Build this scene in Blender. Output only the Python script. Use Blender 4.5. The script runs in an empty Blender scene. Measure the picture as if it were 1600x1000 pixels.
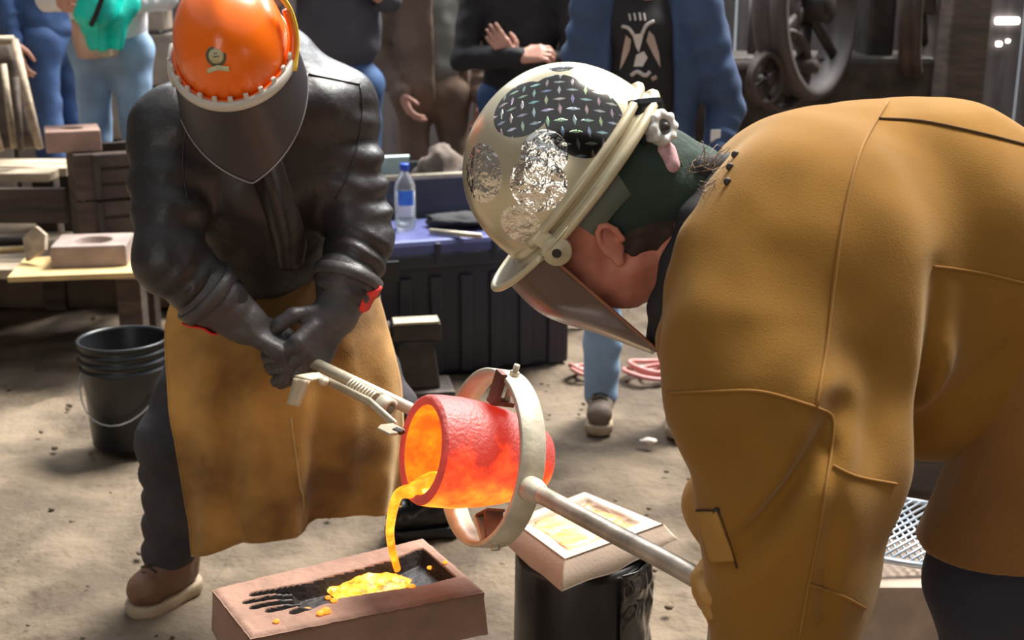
import bpy, bmesh, math, random
import numpy as np
from mathutils import Matrix, Vector

random.seed(7)
rng = np.random.default_rng(7)
scene = bpy.context.scene
C = scene.collection

# ------------------------------------------------------------------ camera, world, sun, exposure
CAM_H, PITCH, FPX = 1.62, math.radians(16.0), 2000.0
cam_d = bpy.data.cameras.new('camera'); cam = bpy.data.objects.new('camera', cam_d); C.objects.link(cam)
cam.location = (0, 0, CAM_H); cam.rotation_euler = (math.pi/2 - PITCH, 0, 0)
cam_d.sensor_width = 36; cam_d.lens = 45; cam_d.clip_end = 100
cam_d.dof.use_dof = True; cam_d.dof.focus_distance = 2.25; cam_d.dof.aperture_fstop = 5.0
scene.camera = cam
vs = scene.view_settings
vs.view_transform = 'Standard'; vs.look = 'None'; vs.gamma = 1; vs.use_curve_mapping = False
vs.exposure = 0.55

world = bpy.data.worlds.new('world'); scene.world = world; world.use_nodes = True
bg = world.node_tree.nodes['Background']
bg.inputs[0].default_value = (0.86, 0.93, 1.0, 1); bg.inputs[1].default_value = 0.38

def add_sun(name, to_sun, strength, angle, col):
    d = bpy.data.lights.new(name, 'SUN'); o = bpy.data.objects.new(name, d); C.objects.link(o)
    o.rotation_euler = Vector(to_sun).to_track_quat('Z', 'Y').to_euler()
    d.energy = strength; d.angle = math.radians(angle); d.color = col
    o.location = (3, 4, 8)
def add_area(name, loc, to, sx, sy, power, col):
    d = bpy.data.lights.new(name, 'AREA'); o = bpy.data.objects.new(name, d); C.objects.link(o); d.shape = 'RECTANGLE'; d.size = sx; d.size_y = sy
    o.location = loc; o.rotation_euler = (Vector(loc)-Vector(to)).to_track_quat('Z', 'Y').to_euler(); d.energy = power; d.color = col
add_area('roof_light', (0.6, 7.2, 4.3), (0.4, 5.2, 0.6), 6.0, 1.2, 330, (0.9, 0.95, 1.0))
add_area('front_fill', (-1.2, -3.4, 1.5), (-0.2, 2.6, 0.6), 3.2, 2.6, 55, (1.0, 0.96, 0.9))  # fill light added behind the camera to lift the camera-facing sides
add_sun('sun', (0.38, 0.38, 0.86), 6.6, 24, (1.0, 0.965, 0.90))

# ------------------------------------------------------------------ measuring: a point seen at (u, v) of the 1600x1000 frame and lying at depth y
SP, CP = math.sin(PITCH), math.cos(PITCH)
def W(u, v, y):
    dy = FPX*CP + (500-v)*SP; dz = -FPX*SP + (500-v)*CP
    return np.array(((u-800)/dy*y, y, CAM_H + dz/dy*y))
def G(u, v, z=0.0):
    dy = FPX*CP + (500-v)*SP; dz = -FPX*SP + (500-v)*CP
    return W(u, v, (CAM_H-z)*dy/-dz)
def nrm(a):
    a = np.asarray(a, float); return a/np.linalg.norm(a)
def frame(z, hint=(0, 0, 1)):
    z = nrm(z); x = np.cross(hint, z)
    if np.linalg.norm(x) < 1e-4: x = np.cross((0, 1, 0), z)
    x = nrm(x); return x, np.cross(z, x), z

# ------------------------------------------------------------------ noise
def vnoise(p, seed=0):
    p = np.asarray(p, np.float64); i = np.floor(p).astype(np.int64); f = p - i; f = f*f*(3-2*f)
    def h(a, b, c):
        n = (a*374761393 + b*668265263 + c*2147483647 + seed*974634777) & 0xffffffff
        n = ((n ^ (n >> 13))*1274126177) & 0xffffffff
        return ((n ^ (n >> 16)) & 0xffff)/32767.5 - 1.0
    x, y, z = i[..., 0], i[..., 1], i[..., 2]; fx, fy, fz = f[..., 0], f[..., 1], f[..., 2]
    def lx(b, c): return h(x, y+b, z+c)*(1-fx) + h(x+1, y+b, z+c)*fx
    return (lx(0, 0)*(1-fy) + lx(1, 0)*fy)*(1-fz) + (lx(0, 1)*(1-fy) + lx(1, 1)*fy)*fz
def fbm(p, o=3, seed=0):
    p = np.asarray(p, float)
    return sum(vnoise(p*2**k + 17.3*k, seed+k)/2**k for k in range(o))

# ------------------------------------------------------------------ materials
MATS = {}
def mat(name, col, rough=0.6, metal=0.0, var=0.25, vscale=6.0, col2=None, bump=0.0, bscale=60.0, emit=None, estr=0.0,
        spec=0.5, alpha=1.0, trans=0.0, sheen=0.0, detail=6.0, coat=0.0, bdist=0.01, lo=0.35, hi=0.65, stretch=None):
    if name in MATS: return MATS[name]
    m = bpy.data.materials.new(name); m.use_nodes = True; nt = m.node_tree; b = nt.nodes['Principled BSDF']
    N, L = nt.nodes.new, nt.links.new
    b.inputs['Roughness'].default_value = rough; b.inputs['Metallic'].default_value = metal
    b.inputs['Specular IOR Level'].default_value = spec; b.inputs['Alpha'].default_value = alpha
    b.inputs['Transmission Weight'].default_value = trans; b.inputs['Sheen Weight'].default_value = sheen
    b.inputs['Coat Weight'].default_value = coat
    if sheen: b.inputs['Sheen Tint'].default_value = (1, 0.86, 0.62, 1); b.inputs['Sheen Roughness'].default_value = 0.45
    tc = N('ShaderNodeTexCoord'); src = tc.outputs['Object']
    if stretch:
        mp = N('ShaderNodeMapping'); mp.inputs['Scale'].default_value = stretch; L(src, mp.inputs[0]); src = mp.outputs[0]
    c2 = col2 or tuple(c*(1-var) for c in col); c1 = col if col2 else tuple(min(1, c*(1+var)) for c in col)
    nz = N('ShaderNodeTexNoise'); nz.inputs['Scale'].default_value = vscale; nz.inputs['Detail'].default_value = detail
    L(src, nz.inputs['Vector'])
    r = N('ShaderNodeValToRGB'); r.color_ramp.elements[0].color = (*c2, 1); r.color_ramp.elements[1].color = (*c1, 1)
    r.color_ramp.elements[0].position = lo; r.color_ramp.elements[1].position = hi
    L(nz.outputs['Fac'], r.inputs[0]); L(r.outputs[0], b.inputs['Base Color'])
    if bump:
        n2 = N('ShaderNodeTexNoise'); n2.inputs['Scale'].default_value = bscale; n2.inputs['Detail'].default_value = 5
        L(src, n2.inputs['Vector'])
        bp = N('ShaderNodeBump'); bp.inputs['Strength'].default_value = bump; bp.inputs['Distance'].default_value = bdist
        L(n2.outputs['Fac'], bp.inputs['Height']); L(bp.outputs[0], b.inputs['Normal'])
    if emit:
        b.inputs['Emission Color'].default_value = (*emit, 1); b.inputs['Emission Strength'].default_value = estr
    MATS[name] = m; return m
def s2l(r, g, b):
    f = lambda c: (c/255/12.92 if c <= 10 else ((c/255+0.055)/1.055)**2.4)
    return (f(r), f(g), f(b))

# ------------------------------------------------------------------ objects
def tag(o, label=None, cat=None, group=None, kind=None):
    if label: o['label'] = label
    if cat: o['category'] = cat
    if group: o['group'] = group
    if kind: o['kind'] = kind
    return o
def thing(name, label, cat, loc, group=None):
    o = bpy.data.objects.new(name, None); C.objects.link(o); o.location = tuple(loc); o.empty_display_size = 0.1
    return tag(o, label, cat, group)
def link(name, me, parent=None, mtx=None):
    o = bpy.data.objects.new(name, me); C.objects.link(o)
    if mtx is not None: o.matrix_basis = mtx
    if parent is not None:
        o.parent = parent
        if parent.type == 'EMPTY': o.matrix_parent_inverse = Matrix.Translation(-Vector(parent.location))
        else: o.matrix_parent_inverse = parent.matrix_basis.inverted()
    return o
def mesh_obj(name, V, F, m, parent=None, smooth=True, mtx=None, solid=0, sub=0):
    me = bpy.data.meshes.new(name)
    me.from_pydata([tuple(map(float, v)) for v in V], [], [tuple(map(int, f)) for f in F]); me.update()
    me.materials.append(m)
    if smooth: me.polygons.foreach_set('use_smooth', [True]*len(me.polygons))
    o = link(name, me, parent, mtx)
    if sub:
        s = o.modifiers.new('sub', 'SUBSURF'); s.levels = s.render_levels = sub
    if solid:
        s = o.modifiers.new('solid', 'SOLIDIFY'); s.thickness = solid; s.offset = 0
    return o
class MB:
    """collects verts and faces of one mesh"""
    def __init__(self): self.V = []; self.F = []; self.S = []
    def add(self, V, F, smooth=True):
        n = len(self.V); self.V += [tuple(map(float, v)) for v in V]
        self.F += [tuple(int(i)+n for i in f) for f in F]; self.S += [smooth]*len(F); return self
    def box(self, c, size, ax=None, bev=0.0, taper=None):
        c = np.asarray(c, float); s = np.asarray(size, float)/2
        X, Y, Z = (np.eye(3) if ax is None else [nrm(a) for a in ax])
        bm = bmesh.new(); r = bmesh.ops.create_cube(bm, size=2)
        for v in bm.verts:
            k = 1.0
            if taper is not None and v.co.z > 0: k = taper
            v.co = Vector((v.co.x*s[0]*k, v.co.y*s[1]*k, v.co.z*s[2]))
        if bev: bmesh.ops.bevel(bm, geom=bm.edges[:], offset=bev, segments=2, affect='EDGES', profile=0.6)
        bm.verts.index_update()
        self.add([c + X*v.co.x + Y*v.co.y + Z*v.co.z for v in bm.verts], [[v.index for v in f.verts] for f in bm.faces], False)
        bm.free(); return self
    def tube(self, pts, r, seg=12, cap=True, smooth_path=0, flat=None):
        P = np.array(pts, float); R = np.full(len(P), r, float) if np.isscalar(r) else np.array(r, float)
        if smooth_path: Q = catmull(np.column_stack([P, R]), smooth_path); P, R = Q[:, :3], Q[:, 3]
        T = np.gradient(P, axis=0); T /= np.linalg.norm(T, axis=1)[:, None] + 1e-12
        x = frame(T[0])[0] if flat is None else nrm(flat[0]); V = []
        for i in range(len(P)):
            x = nrm(x - T[i]*np.dot(x, T[i])); y = np.cross(T[i], x)
            k = 1 if flat is None else flat[1]
            for a in range(seg):
                t = 2*math.pi*a/seg; V.append(P[i] + (x*math.cos(t) + y*k*math.sin(t))*R[i])
        F = [(i*seg+a, i*seg+(a+1) % seg, (i+1)*seg+(a+1) % seg, (i+1)*seg+a) for i in range(len(P)-1) for a in range(seg)]
        if cap: F += [tuple(range(seg))[::-1], tuple(range((len(P)-1)*seg, len(P)*seg))]
        return self.add(V, F)
    def lathe(self, prof, c, axis=(0, 0, 1), seg=48, closed=False, hint=(0, 1, 0), a0=0, a1=2*math.pi, capends=False):
        x, y, z = frame(axis, hint); c = np.asarray(c, float); V = []; full = abs(a1-a0-2*math.pi) < 1e-6
        n = seg if full else seg+1
        for r, h in prof:
            for a in range(n):
                t = a0 + (a1-a0)*a/seg; V.append(c + z*h + (x*math.cos(t) + y*math.sin(t))*r)
        F = []; m = len(prof)
        for i in range(m if closed else m-1):
            j = (i+1) % m
            for a in range(seg):
                b = (a+1) % n; F.append((i*n+a, i*n+b, j*n+b, j*n+a))
        if capends:
            F.append(tuple(i*n for i in range(m))); F.append(tuple(i*n+n-1 for i in range(m))[::-1])
        return self.add(V, F)
    def ball(self, c, r, seg=12, ring=8):
        c = np.asarray(c, float); r = np.broadcast_to(r, 3); V = [c + (0, 0, r[2])]; F = []
        for i in range(1, ring):
            p = math.pi*i/ring
            for a in range(seg):
                t = 2*math.pi*a/seg; V.append(c + r*np.array((math.sin(p)*math.cos(t), math.sin(p)*math.sin(t), math.cos(p))))
        V.append(c - (0, 0, r[2])); n = len(V)-1
        for a in range(seg):
            b = (a+1) % seg; F.append((0, 1+a, 1+b)); F.append((n, n-seg+b, n-seg+a))
            for i in range(ring-2): F.append((1+i*seg+a, 1+(i+1)*seg+a, 1+(i+1)*seg+b, 1+i*seg+b))
        return self.add(V, F)
    def prism(self, poly, h, o=(0, 0, 0), ax=None, bev=0):
        """polygon in the (x, y) of ax, extruded h along its z"""
        X, Y, Z = np.eye(3) if ax is None else ax; o = np.asarray(o, float); n = len(poly)
        B = [o + X*p[0] + Y*p[1] for p in poly]; T = [b + Z*h for b in B]
        self.add(B+T, [tuple(range(n))[::-1], tuple(range(n, 2*n))] + [(i, (i+1) % n, n+(i+1) % n, n+i) for i in range(n)], False)
        return self
    def build(self, name, m, parent=None, mtx=None, flat=False, bevel=0):
        o = mesh_obj(name, self.V, self.F, m, parent, False, mtx)
        o.data.polygons.foreach_set('use_smooth', [bool(s) and not flat for s in self.S])
        if bevel:
            b = o.modifiers.new('bevel', 'BEVEL'); b.width = bevel; b.segments = 2; b.limit_method = 'ANGLE'
        return o
def catmull(P, n):
    P = np.asarray(P, float); E = np.vstack([2*P[0]-P[1], P, 2*P[-1]-P[-2]]); out = []
    for i in range(len(P)-1):
        a, b, c, d = E[i:i+4]
        for t in np.linspace(0, 1, n, endpoint=False):
            out.append(0.5*(2*b + (c-a)*t + (2*a-5*b+4*c-d)*t*t + (3*b-a-3*c+d)*t**3))
    out.append(P[-1]); return np.array(out)
def sheet(ctrl, n, disp=None):
    """smooth surface through a grid of control points; disp(s, t, P) gives an offset along the normal"""
    A = np.asarray(ctrl, float); R = np.stack([catmull(A[:, j], n) for j in range(A.shape[1])], 1)
    S = np.stack([catmull(R[i], n) for i in range(R.shape[0])], 0); h, w = S.shape[:2]
    if disp is not None:
        du = np.gradient(S, axis=1); dv = np.gradient(S, axis=0); nn = np.cross(du, dv)
        nn /= np.linalg.norm(nn, axis=2)[..., None] + 1e-9
        t, s = np.meshgrid(np.linspace(0, 1, h), np.linspace(0, 1, w), indexing='ij'); S = S + nn*disp(s, t, S)[..., None]
    F = [(i*w+j, i*w+j+1, (i+1)*w+j+1, (i+1)*w+j) for i in range(h-1) for j in range(w-1)]
    return S.reshape(-1, 3), F

# ------------------------------------------------------------------ continuous bodies and garments: smooth-blended volumes meshed by surface nets
class Blob:
    def __init__(self, lo, hi, h=0.01):
        self.lo = np.asarray(lo, float); self.h = h
        n = np.ceil((np.asarray(hi, float)-self.lo)/h).astype(int)+1; self.n = n
        self.D = np.full(n, 1.0, np.float32); self.ax = [self.lo[i]+h*np.arange(n[i]) for i in range(3)]
    def _slice(self, a, b):
        i0 = np.clip(np.floor((a-self.lo)/self.h).astype(int), 0, self.n); i1 = np.clip(np.ceil((b-self.lo)/self.h).astype(int)+1, 0, self.n)
        sl = tuple(slice(int(p), int(q)) for p, q in zip(i0, i1))
        if any(s.stop <= s.start for s in sl): return None, None
        g = np.stack(np.meshgrid(*[self.ax[i][sl[i]] for i in range(3)], indexing='ij'), -1); return sl, g
    def _mix(self, sl, d, k, op):
        a = self.D[sl]
        if op == 'sub':
            if k > 0: t = np.clip(0.5-0.5*(a+d)/k, 0, 1); self.D[sl] = a*(1-t) - d*t + k*t*(1-t)
            else: self.D[sl] = np.maximum(a, -d)
        else:
            if k > 0: t = np.clip(0.5+0.5*(a-d)/k, 0, 1); self.D[sl] = a*(1-t) + d*t - k*t*(1-t)
            else: self.D[sl] = np.minimum(a, d)
    def cap(self, a, b, ra, rb=None, k=0.02, flat=None, rip=None, op='add'):
        """tapered limb a-b; flat=(dir, f) squeezes it along dir; rip=(amplitude, count) rings of folds"""
        a = np.asarray(a, float); b = np.asarray(b, float); rb = ra if rb is None else rb; m = max(ra, rb)*1.15 + k + 3*self.h
        if flat is not None and flat[1] > 1: m *= flat[1]
        sl, g = self._slice(np.minimum(a, b)-m, np.maximum(a, b)+m)
        if sl is None: return self
        ab = b-a; t = np.clip(((g-a)@ab)/max(ab@ab, 1e-9), 0, 1); v = g - a - t[..., None]*ab
        if flat is not None:
            d = nrm(flat[0]); q = v@d; v = v + (q*(1/flat[1]-1))[..., None]*d
        r = ra + (rb-ra)*t
        if rip is not None:
            ph = vnoise(g*7.0, 5)*1.6; x, y, z = frame(ab); ang = np.arctan2(v@x, v@y)
            r = r + rip[0]*np.sin(2*math.pi*rip[1]*t + ph*1.4 + 0.9*np.sin(ang+1.0)) * (0.55+0.45*np.sin(ang*2+ph))
        self._mix(sl, np.linalg.norm(v, axis=-1)-r, k, op); return self
    def chain(self, pts, k=0.02, **kw):
        for (p, r), (q, s) in zip(pts[:-1], pts[1:]): self.cap(p, q, r, s, k, **kw)
        return self
    def ell(self, c, ax, r, k=0.02, op='add'):
        c = np.asarray(c, float); A = np.array([nrm(a) for a in ax]); r = np.asarray(r, float); m = r.max()*1.1 + k + 3*self.h
        sl, g = self._slice(c-m, c+m)
        if sl is None: return self
        q = ((g-c)@A.T)/r; l = np.linalg.norm(q, axis=-1); gl = np.linalg.norm(q/r, axis=-1)
        self._mix(sl, l*(l-1)/np.maximum(gl, 1e-6), k, op); return self
    def cut(self, p, n):
        """keeps the side n points away from"""
        g = np.stack(np.meshgrid(*self.ax, indexing='ij'), -1); self.D = np.maximum(self.D, (g-np.asarray(p))@nrm(n)).astype(np.float32); return self
    def noise(self, amp, scale, seed=1, o=2, st=(1, 1, 1)):
        near = np.abs(self.D) < 0.05; idx = np.argwhere(near); p = self.lo + idx*self.h
        self.D[near] += (amp*fbm(p*scale*np.array(st), o, seed)).astype(np.float32); return self
    def apply(self, fn):
        near = np.abs(self.D) < 0.06; p = self.lo + np.argwhere(near)*self.h; self.D[near] += fn(p).astype(np.float32); return self
    def mesh(self):
        D = self.D.copy(); D[0] = D[-1] = 1; D[:, 0] = D[:, -1] = 1; D[:, :, 0] = D[:, :, -1] = 1
        ins = D < 0; n = np.array(D.shape)-1
        cnt = np.zeros(n, np.int8)
        for dx in (0, 1):
            for dy in (0, 1):
                for dz in (0, 1): cnt += ins[dx:dx+n[0], dy:dy+n[1], dz:dz+n[2]]
        act = (cnt > 0) & (cnt < 8); cells = np.argwhere(act); vid = np.full(n, -1, np.int64); vid[act] = np.arange(len(cells))
        acc = np.zeros((len(cells), 3)); w = np.zeros(len(cells))
        for ax in range(3):
            o1, o2 = [i for i in range(3) if i != ax]
            for p in (0, 1):
                for q in (0, 1):
                    c0 = cells.copy(); c0[:, o1] += p; c0[:, o2] += q; c1 = c0.copy(); c1[:, ax] += 1
                    a = D[tuple(c0.T)].astype(float); b = D[tuple(c1.T)].astype(float); cr = (a < 0) != (b < 0)
                    t = np.where(cr, a/np.where(cr, a-b, 1), 0); pos = c0.astype(float); pos[:, ax] += t
                    acc[cr] += pos[cr]; w[cr] += 1
        V = self.lo + acc/w[:, None]*self.h; Fs = []
        for ax in range(3):
            s0 = [slice(None)]*3; s1 = [slice(None)]*3; s0[ax] = slice(0, -1); s1[ax] = slice(1, None)
            a = ins[tuple(s0)]; b = ins[tuple(s1)]; e = np.argwhere(a != b); o1, o2 = (ax+1) % 3, (ax+2) % 3
            e = e[(e[:, o1] > 0) & (e[:, o2] > 0)]; sgn = a[tuple(e.T)]; q = []
            for d1, d2 in ((-1, -1), (0, -1), (0, 0), (-1, 0)):
                c = e.copy(); c[:, o1] += d1; c[:, o2] += d2; q.append(vid[tuple(c.T)])
            q = np.stack(q, 1); q[~sgn] = q[~sgn][:, ::-1]; Fs.append(q)
        return V, np.vstack(Fs)
    def build(self, name, m, parent=None, extra=()):
        """extra: finer volumes (head, hands) that go into the same mesh"""
        V, F = self.mesh()
        for e in extra:
            v, f = e.mesh(); F = np.vstack([F, f+len(V)]); V = np.vstack([V, v])
        me = bpy.data.meshes.new(name)
        nv, nf = len(V), len(F)
        me.vertices.add(nv); me.vertices.foreach_set('co', V.astype(np.float32).ravel())
        me.loops.add(nf*4); me.loops.foreach_set('vertex_index', F.astype(np.int32).ravel())
        me.polygons.add(nf); me.polygons.foreach_set('loop_start', np.arange(0, nf*4, 4, dtype=np.int32))
        me.update(calc_edges=True); me.validate()
        me.materials.append(m); me.polygons.foreach_set('use_smooth', [True]*len(me.polygons))
        return link(name, me, parent)
def surf(o):
    """returns on(u, v, out): the point of mesh o seen at (u, v), lifted by out"""
    from mathutils.bvhtree import BVHTree
    bvh = BVHTree.FromPolygons([v.co for v in o.data.vertices], [tuple(q.vertices) for q in o.data.polygons]); c0 = Vector((0, 0, CAM_H))
    def on(u, v, out=0.001):
        d = (Vector(W(u, v, 2.0))-c0).normalized(); h = bvh.ray_cast(c0, d); return np.array(h[0] + h[1]*out) if h[0] is not None else None
    return on
def blob_for(pts, pad, h):
    P = np.array(pts, float); return Blob(P.min(0)-pad, P.max(0)+pad, h)

# ------------------------------------------------------------------ shared materials
M_iron = mat('dark_iron', s2l(70, 64, 60), 0.55, 0.7, 0.3, 9, bump=0.2, bscale=40)
M_rust = mat('rusty_iron', s2l(76, 64, 58), 0.7, 0.35, 0.35, 6, bump=0.25, bscale=30)
M_steel = mat('weathered_steel', s2l(190, 178, 156), 0.42, 0.4, 0.18, 14, bump=0.12, bscale=60)
M_wood = mat('weathered_wood', s2l(168, 150, 128), 0.8, 0, 0.25, 5, bump=0.3, bscale=30, stretch=(1, 6, 6))
M_dwood = mat('dark_wood', s2l(78, 64, 54), 0.8, 0, 0.3, 5, bump=0.35, bscale=26, stretch=(1, 1, 6))
M_ply = mat('plywood', s2l(196, 164, 112), 0.7, 0, 0.15, 8, bump=0.15, bscale=40)
M_sand = mat('moulding_sand', s2l(146, 114, 98), 0.95, 0, 0.16, 10, bump=0.3, bscale=220, bdist=0.003)
M_sandlt = mat('pale_sand', s2l(176, 156, 140), 0.95, 0, 0.12, 12, bump=0.3, bscale=220, bdist=0.003)
M_blackpl = mat('black_plastic', s2l(27, 28, 30), 0.35, 0, 0.2, 5, bump=0.05, bscale=20)
M_skin = mat('skin', s2l(205, 150, 128), 0.5, 0, 0.08, 14, bump=0.1, bscale=120, bdist=0.002)
M_hair = mat('brown_hair', s2l(62, 46, 36), 0.85, 0, 0.3, 40)
M_jeans = mat('blue_denim', s2l(62, 88, 128), 0.85, 0, 0.25, 7, bump=0.2, bscale=300, bdist=0.002)
M_ljeans = mat('washed_denim', s2l(132, 158, 186), 0.85, 0, 0.2, 6, bump=0.2, bscale=300, bdist=0.002)
M_boot = mat('brown_boot_leather', s2l(118, 84, 62), 0.6, 0, 0.25, 12, bump=0.25, bscale=40)
M_sole = mat('tan_rubber_sole', s2l(170, 150, 124), 0.8, 0, 0.15, 20)
M_black = mat('black_cloth', s2l(38, 36, 38), 0.85, 0, 0.2, 8, bump=0.2, bscale=150, bdist=0.003)

# ------------------------------------------------------------------ floor: trodden foundry sand
def ground():
    m = mat('trodden_dirt', s2l(128, 112, 92), 0.95, 0, 0.2, 3.0, col2=s2l(88, 75, 60), bump=0.55, bscale=38, bdist=0.02, detail=9, lo=0.38, hi=0.62)
    nt = m.node_tree; b = nt.nodes['Principled BSDF']; ramp = [n for n in nt.nodes if n.type == 'VALTORGB'][0]
    tc = [n for n in nt.nodes if n.type == 'TEX_COORD'][0]
    n2 = nt.nodes.new('ShaderNodeTexNoise'); n2.inputs['Scale'].default_value = 0.9; n2.inputs['Detail'].default_value = 4
    r2 = nt.nodes.new('ShaderNodeValToRGB'); r2.color_ramp.elements[0].position = 0.4; r2.color_ramp.elements[1].position = 0.68
    r2.color_ramp.elements[0].color = (0.72, 0.70, 0.70, 1); r2.color_ramp.elements[1].color = (1, 1, 1, 1)
    mx = nt.nodes.new('ShaderNodeMix'); mx.data_type = 'RGBA'; mx.blend_type = 'MULTIPLY'; mx.inputs[0].default_value = 1
    nt.links.new(tc.outputs['Object'], n2.inputs['Vector']); nt.links.new(n2.outputs['Fac'], r2.inputs[0])
    nt.links.new(ramp.outputs[0], mx.inputs[6]); nt.links.new(r2.outputs[0], mx.inputs[7]); nt.links.new(mx.outputs[2], b.inputs['Base Color'])
    X = np.concatenate([np.linspace(-5.5, -3.7, 16)[:-1], np.linspace(-3.7, 3.7, 400), np.linspace(3.7, 5.5, 16)[1:]]); Y = np.concatenate([np.linspace(-3.6, 0.9, 40)[:-1], 0.9*(9.2/0.9)**np.linspace(0, 1, 450)])
    nx, ny = len(X), len(Y)
    x, y = np.meshgrid(X, Y, indexing='ij'); P = np.stack([x, y, np.zeros_like(x)], -1)
    z = 0.014*fbm(P*3.1, 3, 3) + 0.007*fbm(P*13, 3, 8) + 0.004*np.maximum(0, fbm(P*34, 2, 12))
    r = np.random.default_rng(5)
    for _ in range(70):                                             # boot prints
        cx, cy, a = r.uniform(-2.6, 2.4), r.uniform(1.6, 6), r.uniform(0, math.pi)
        dx, dy = x-cx, y-cy; p, q = dx*math.cos(a)+dy*math.sin(a), -dx*math.sin(a)+dy*math.cos(a)
        d = np.sqrt((p/0.14)**2 + (q/0.055)**2); z += np.where(d < 1.5, -0.011*np.exp(-(d*1.1)**4) + 0.006*np.exp(-((d-1.2)/0.18)**2), 0)
    z = z - 0.012
    V = np.stack([x, y, z], -1).reshape(-1, 3); F = [(i*ny+j, (i+1)*ny+j, (i+1)*ny+j+1, i*ny+j+1) for i in range(nx-1) for j in range(ny-1)]
    o = mesh_obj('floor', V, F, m); tag(o, 'trodden tan dirt floor of the foundry', kind='structure')
    mb = MB()
    for _ in range(420):
        u = r.uniform(-2.4, 2.0); w = r.uniform(1.9, 6.5); s = r.uniform(0.003, 0.011)
        mb.ball((u, w, s*0.2), (s*r.uniform(0.8, 1.5), s*r.uniform(0.8, 1.5), s*0.7), 6, 4)
    tag(mb.build('dirt_clods', m), 'small dry dirt clods scattered over the floor', 'dirt', kind='stuff')
ground()

# ------------------------------------------------------------------ back wall of dark boards with gaps that let daylight through, side block wall, rear platform
def walls():
    m = mat('sooty_boards', s2l(88, 80, 78), 0.9, 0, 0.35, 3, bump=0.3, bscale=20, stretch=(4, 4, 0.6))
    wl = bpy.data.objects.new('wall_back', None); C.objects.link(wl); wl.location = (0, 8.2, 0); tag(wl, 'dark sooty board wall at the back', kind='structure')
    me = None; w = 0.30
    gaps = {13: None}
    slit = W(1571, 32, 8.2); dot = W(1558, 68, 8.2)
    for i in range(32):
        x = -4.6 + i*w
        mb = MB(); mb.box((x+w/2, 8.2+0.012*(i % 2), 1.3), (w-0.012, 0.03, 2.6), bev=0.004); mb.build('board', m, wl)
    for k, xx in enumerate((-3.0, 0.2, 2.15)):
        mb = MB(); mb.box((xx, 8.08, 1.3), (0.16, 0.16, 2.6), bev=0.01); mb.build('post', M_dwood, wl)
    mb = MB(); mb.box((0, 8.12, 2.3), (9, 0.1, 0.18), bev=0.01); mb.build('rail', M_dwood, wl)
    md = mat('daylight_gap', (1, 1, 1), 0.5, emit=(1, 0.98, 0.9), estr=6)
    def hole(name, c, w_, h_, lab):
        mb = MB(); mb.box(c, (w_, 0.012, h_), bev=min(w_, h_)*0.3); o = mb.build(name, md, wl); o['label'] = lab
    hole('slot', slit+(0, -0.03, 0), 0.145, 0.036, 'bright slot of daylight through the wall'); hole('knot_hole', dot+(0, -0.03, 0), 0.034, 0.026, 'bright daylight dot')
    hole('knot_hole', W(1575, 64, 8.17), 0.022, 0.018, 'faint daylight dot')
    wb = bpy.data.objects.new('wall_left', None); C.objects.link(wb); wb.location = (-3.3, 7.3, 0); tag(wb, 'grey block wall at the left rear', kind='structure')
    ms = mat('grey_blocks', s2l(150, 138, 124), 0.9, 0, 0.2, 5, bump=0.4, bscale=25); me = None
    for r in range(6):
        for c in range(5):
            if me is None:
                mb = MB(); mb.box((0, 0, 0), (0.58, 0.2, 0.28), bev=0.012); o = mb.build('block', ms, wb); me = o.data
            else: o = link('block', me, wb)
            o.matrix_basis = Matrix.Translation((-4.6 + c*0.6 + (r % 2)*0.3, 7.3, 0.15 + r*0.3))
    md_ = mat('sooty_plaster', s2l(62, 56, 52), 0.95, 0, 0.3, 2)
    for nm, c_, s_ in (('wall_front', (0, -3.6, 2.1), (11, 0.2, 4.2)), ('wall_right', (5.4, 2.3, 2.1), (0.2, 11.8, 4.2)), ('wall_side_left', (-5.4, 2.3, 2.1), (0.2, 11.8, 4.2)), ('ceiling', (0, -2.7, 4.3), (11, 2.0, 0.15))):  # unseen walls and short ceiling, put in to hold back light from the front
        tag(MB().box(c_, s_, bev=0.01).build(nm, md_), 'unseen sooty foundry ' + nm.replace('_', ' '), kind='structure')
    pf = MB(); pf.box((-2.6, 6.55, 0.13), (2.6, 1.4, 0.28), bev=0.05); tag(pf.build('platform', MATS['trodden_dirt']), 'raised earth step behind the benches', kind='structure')
walls()

# ------------------------------------------------------------------ old belt-driven machinery in the dark
def wheel(t, name, c, axis, R, width, rimt, spokes, mt=M_rust):
    x, y, z = frame(axis)
    rim = MB().lathe([(R-rimt, -width/2), (R-0.01, -width/2), (R, -width*0.35), (R, -0.012), (R-0.012, 0), (R, 0.012), (R, width*0.35), (R-0.01, width/2), (R-rimt, width/2)], c, axis, 64, closed=True).build(name, mt, t)
    MB().lathe([(0.001, -width*0.7), (R*0.16, -width*0.7), (R*0.18, -width*0.6), (R*0.18, width*0.6), (R*0.16, width*0.7), (0.001, width*0.7)], c, axis, 24).build('hub', M_iron, rim)
    for i in range(spokes):
        a = 2*math.pi*i/spokes + 0.4; d = x*math.cos(a) + y*math.sin(a)
        MB().tube([c + d*R*0.15, c + d*(R-rimt*0.6)], [R*0.06, R*0.045], 10, flat=(z, 1.6)).build('spoke', M_iron, rim)
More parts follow.
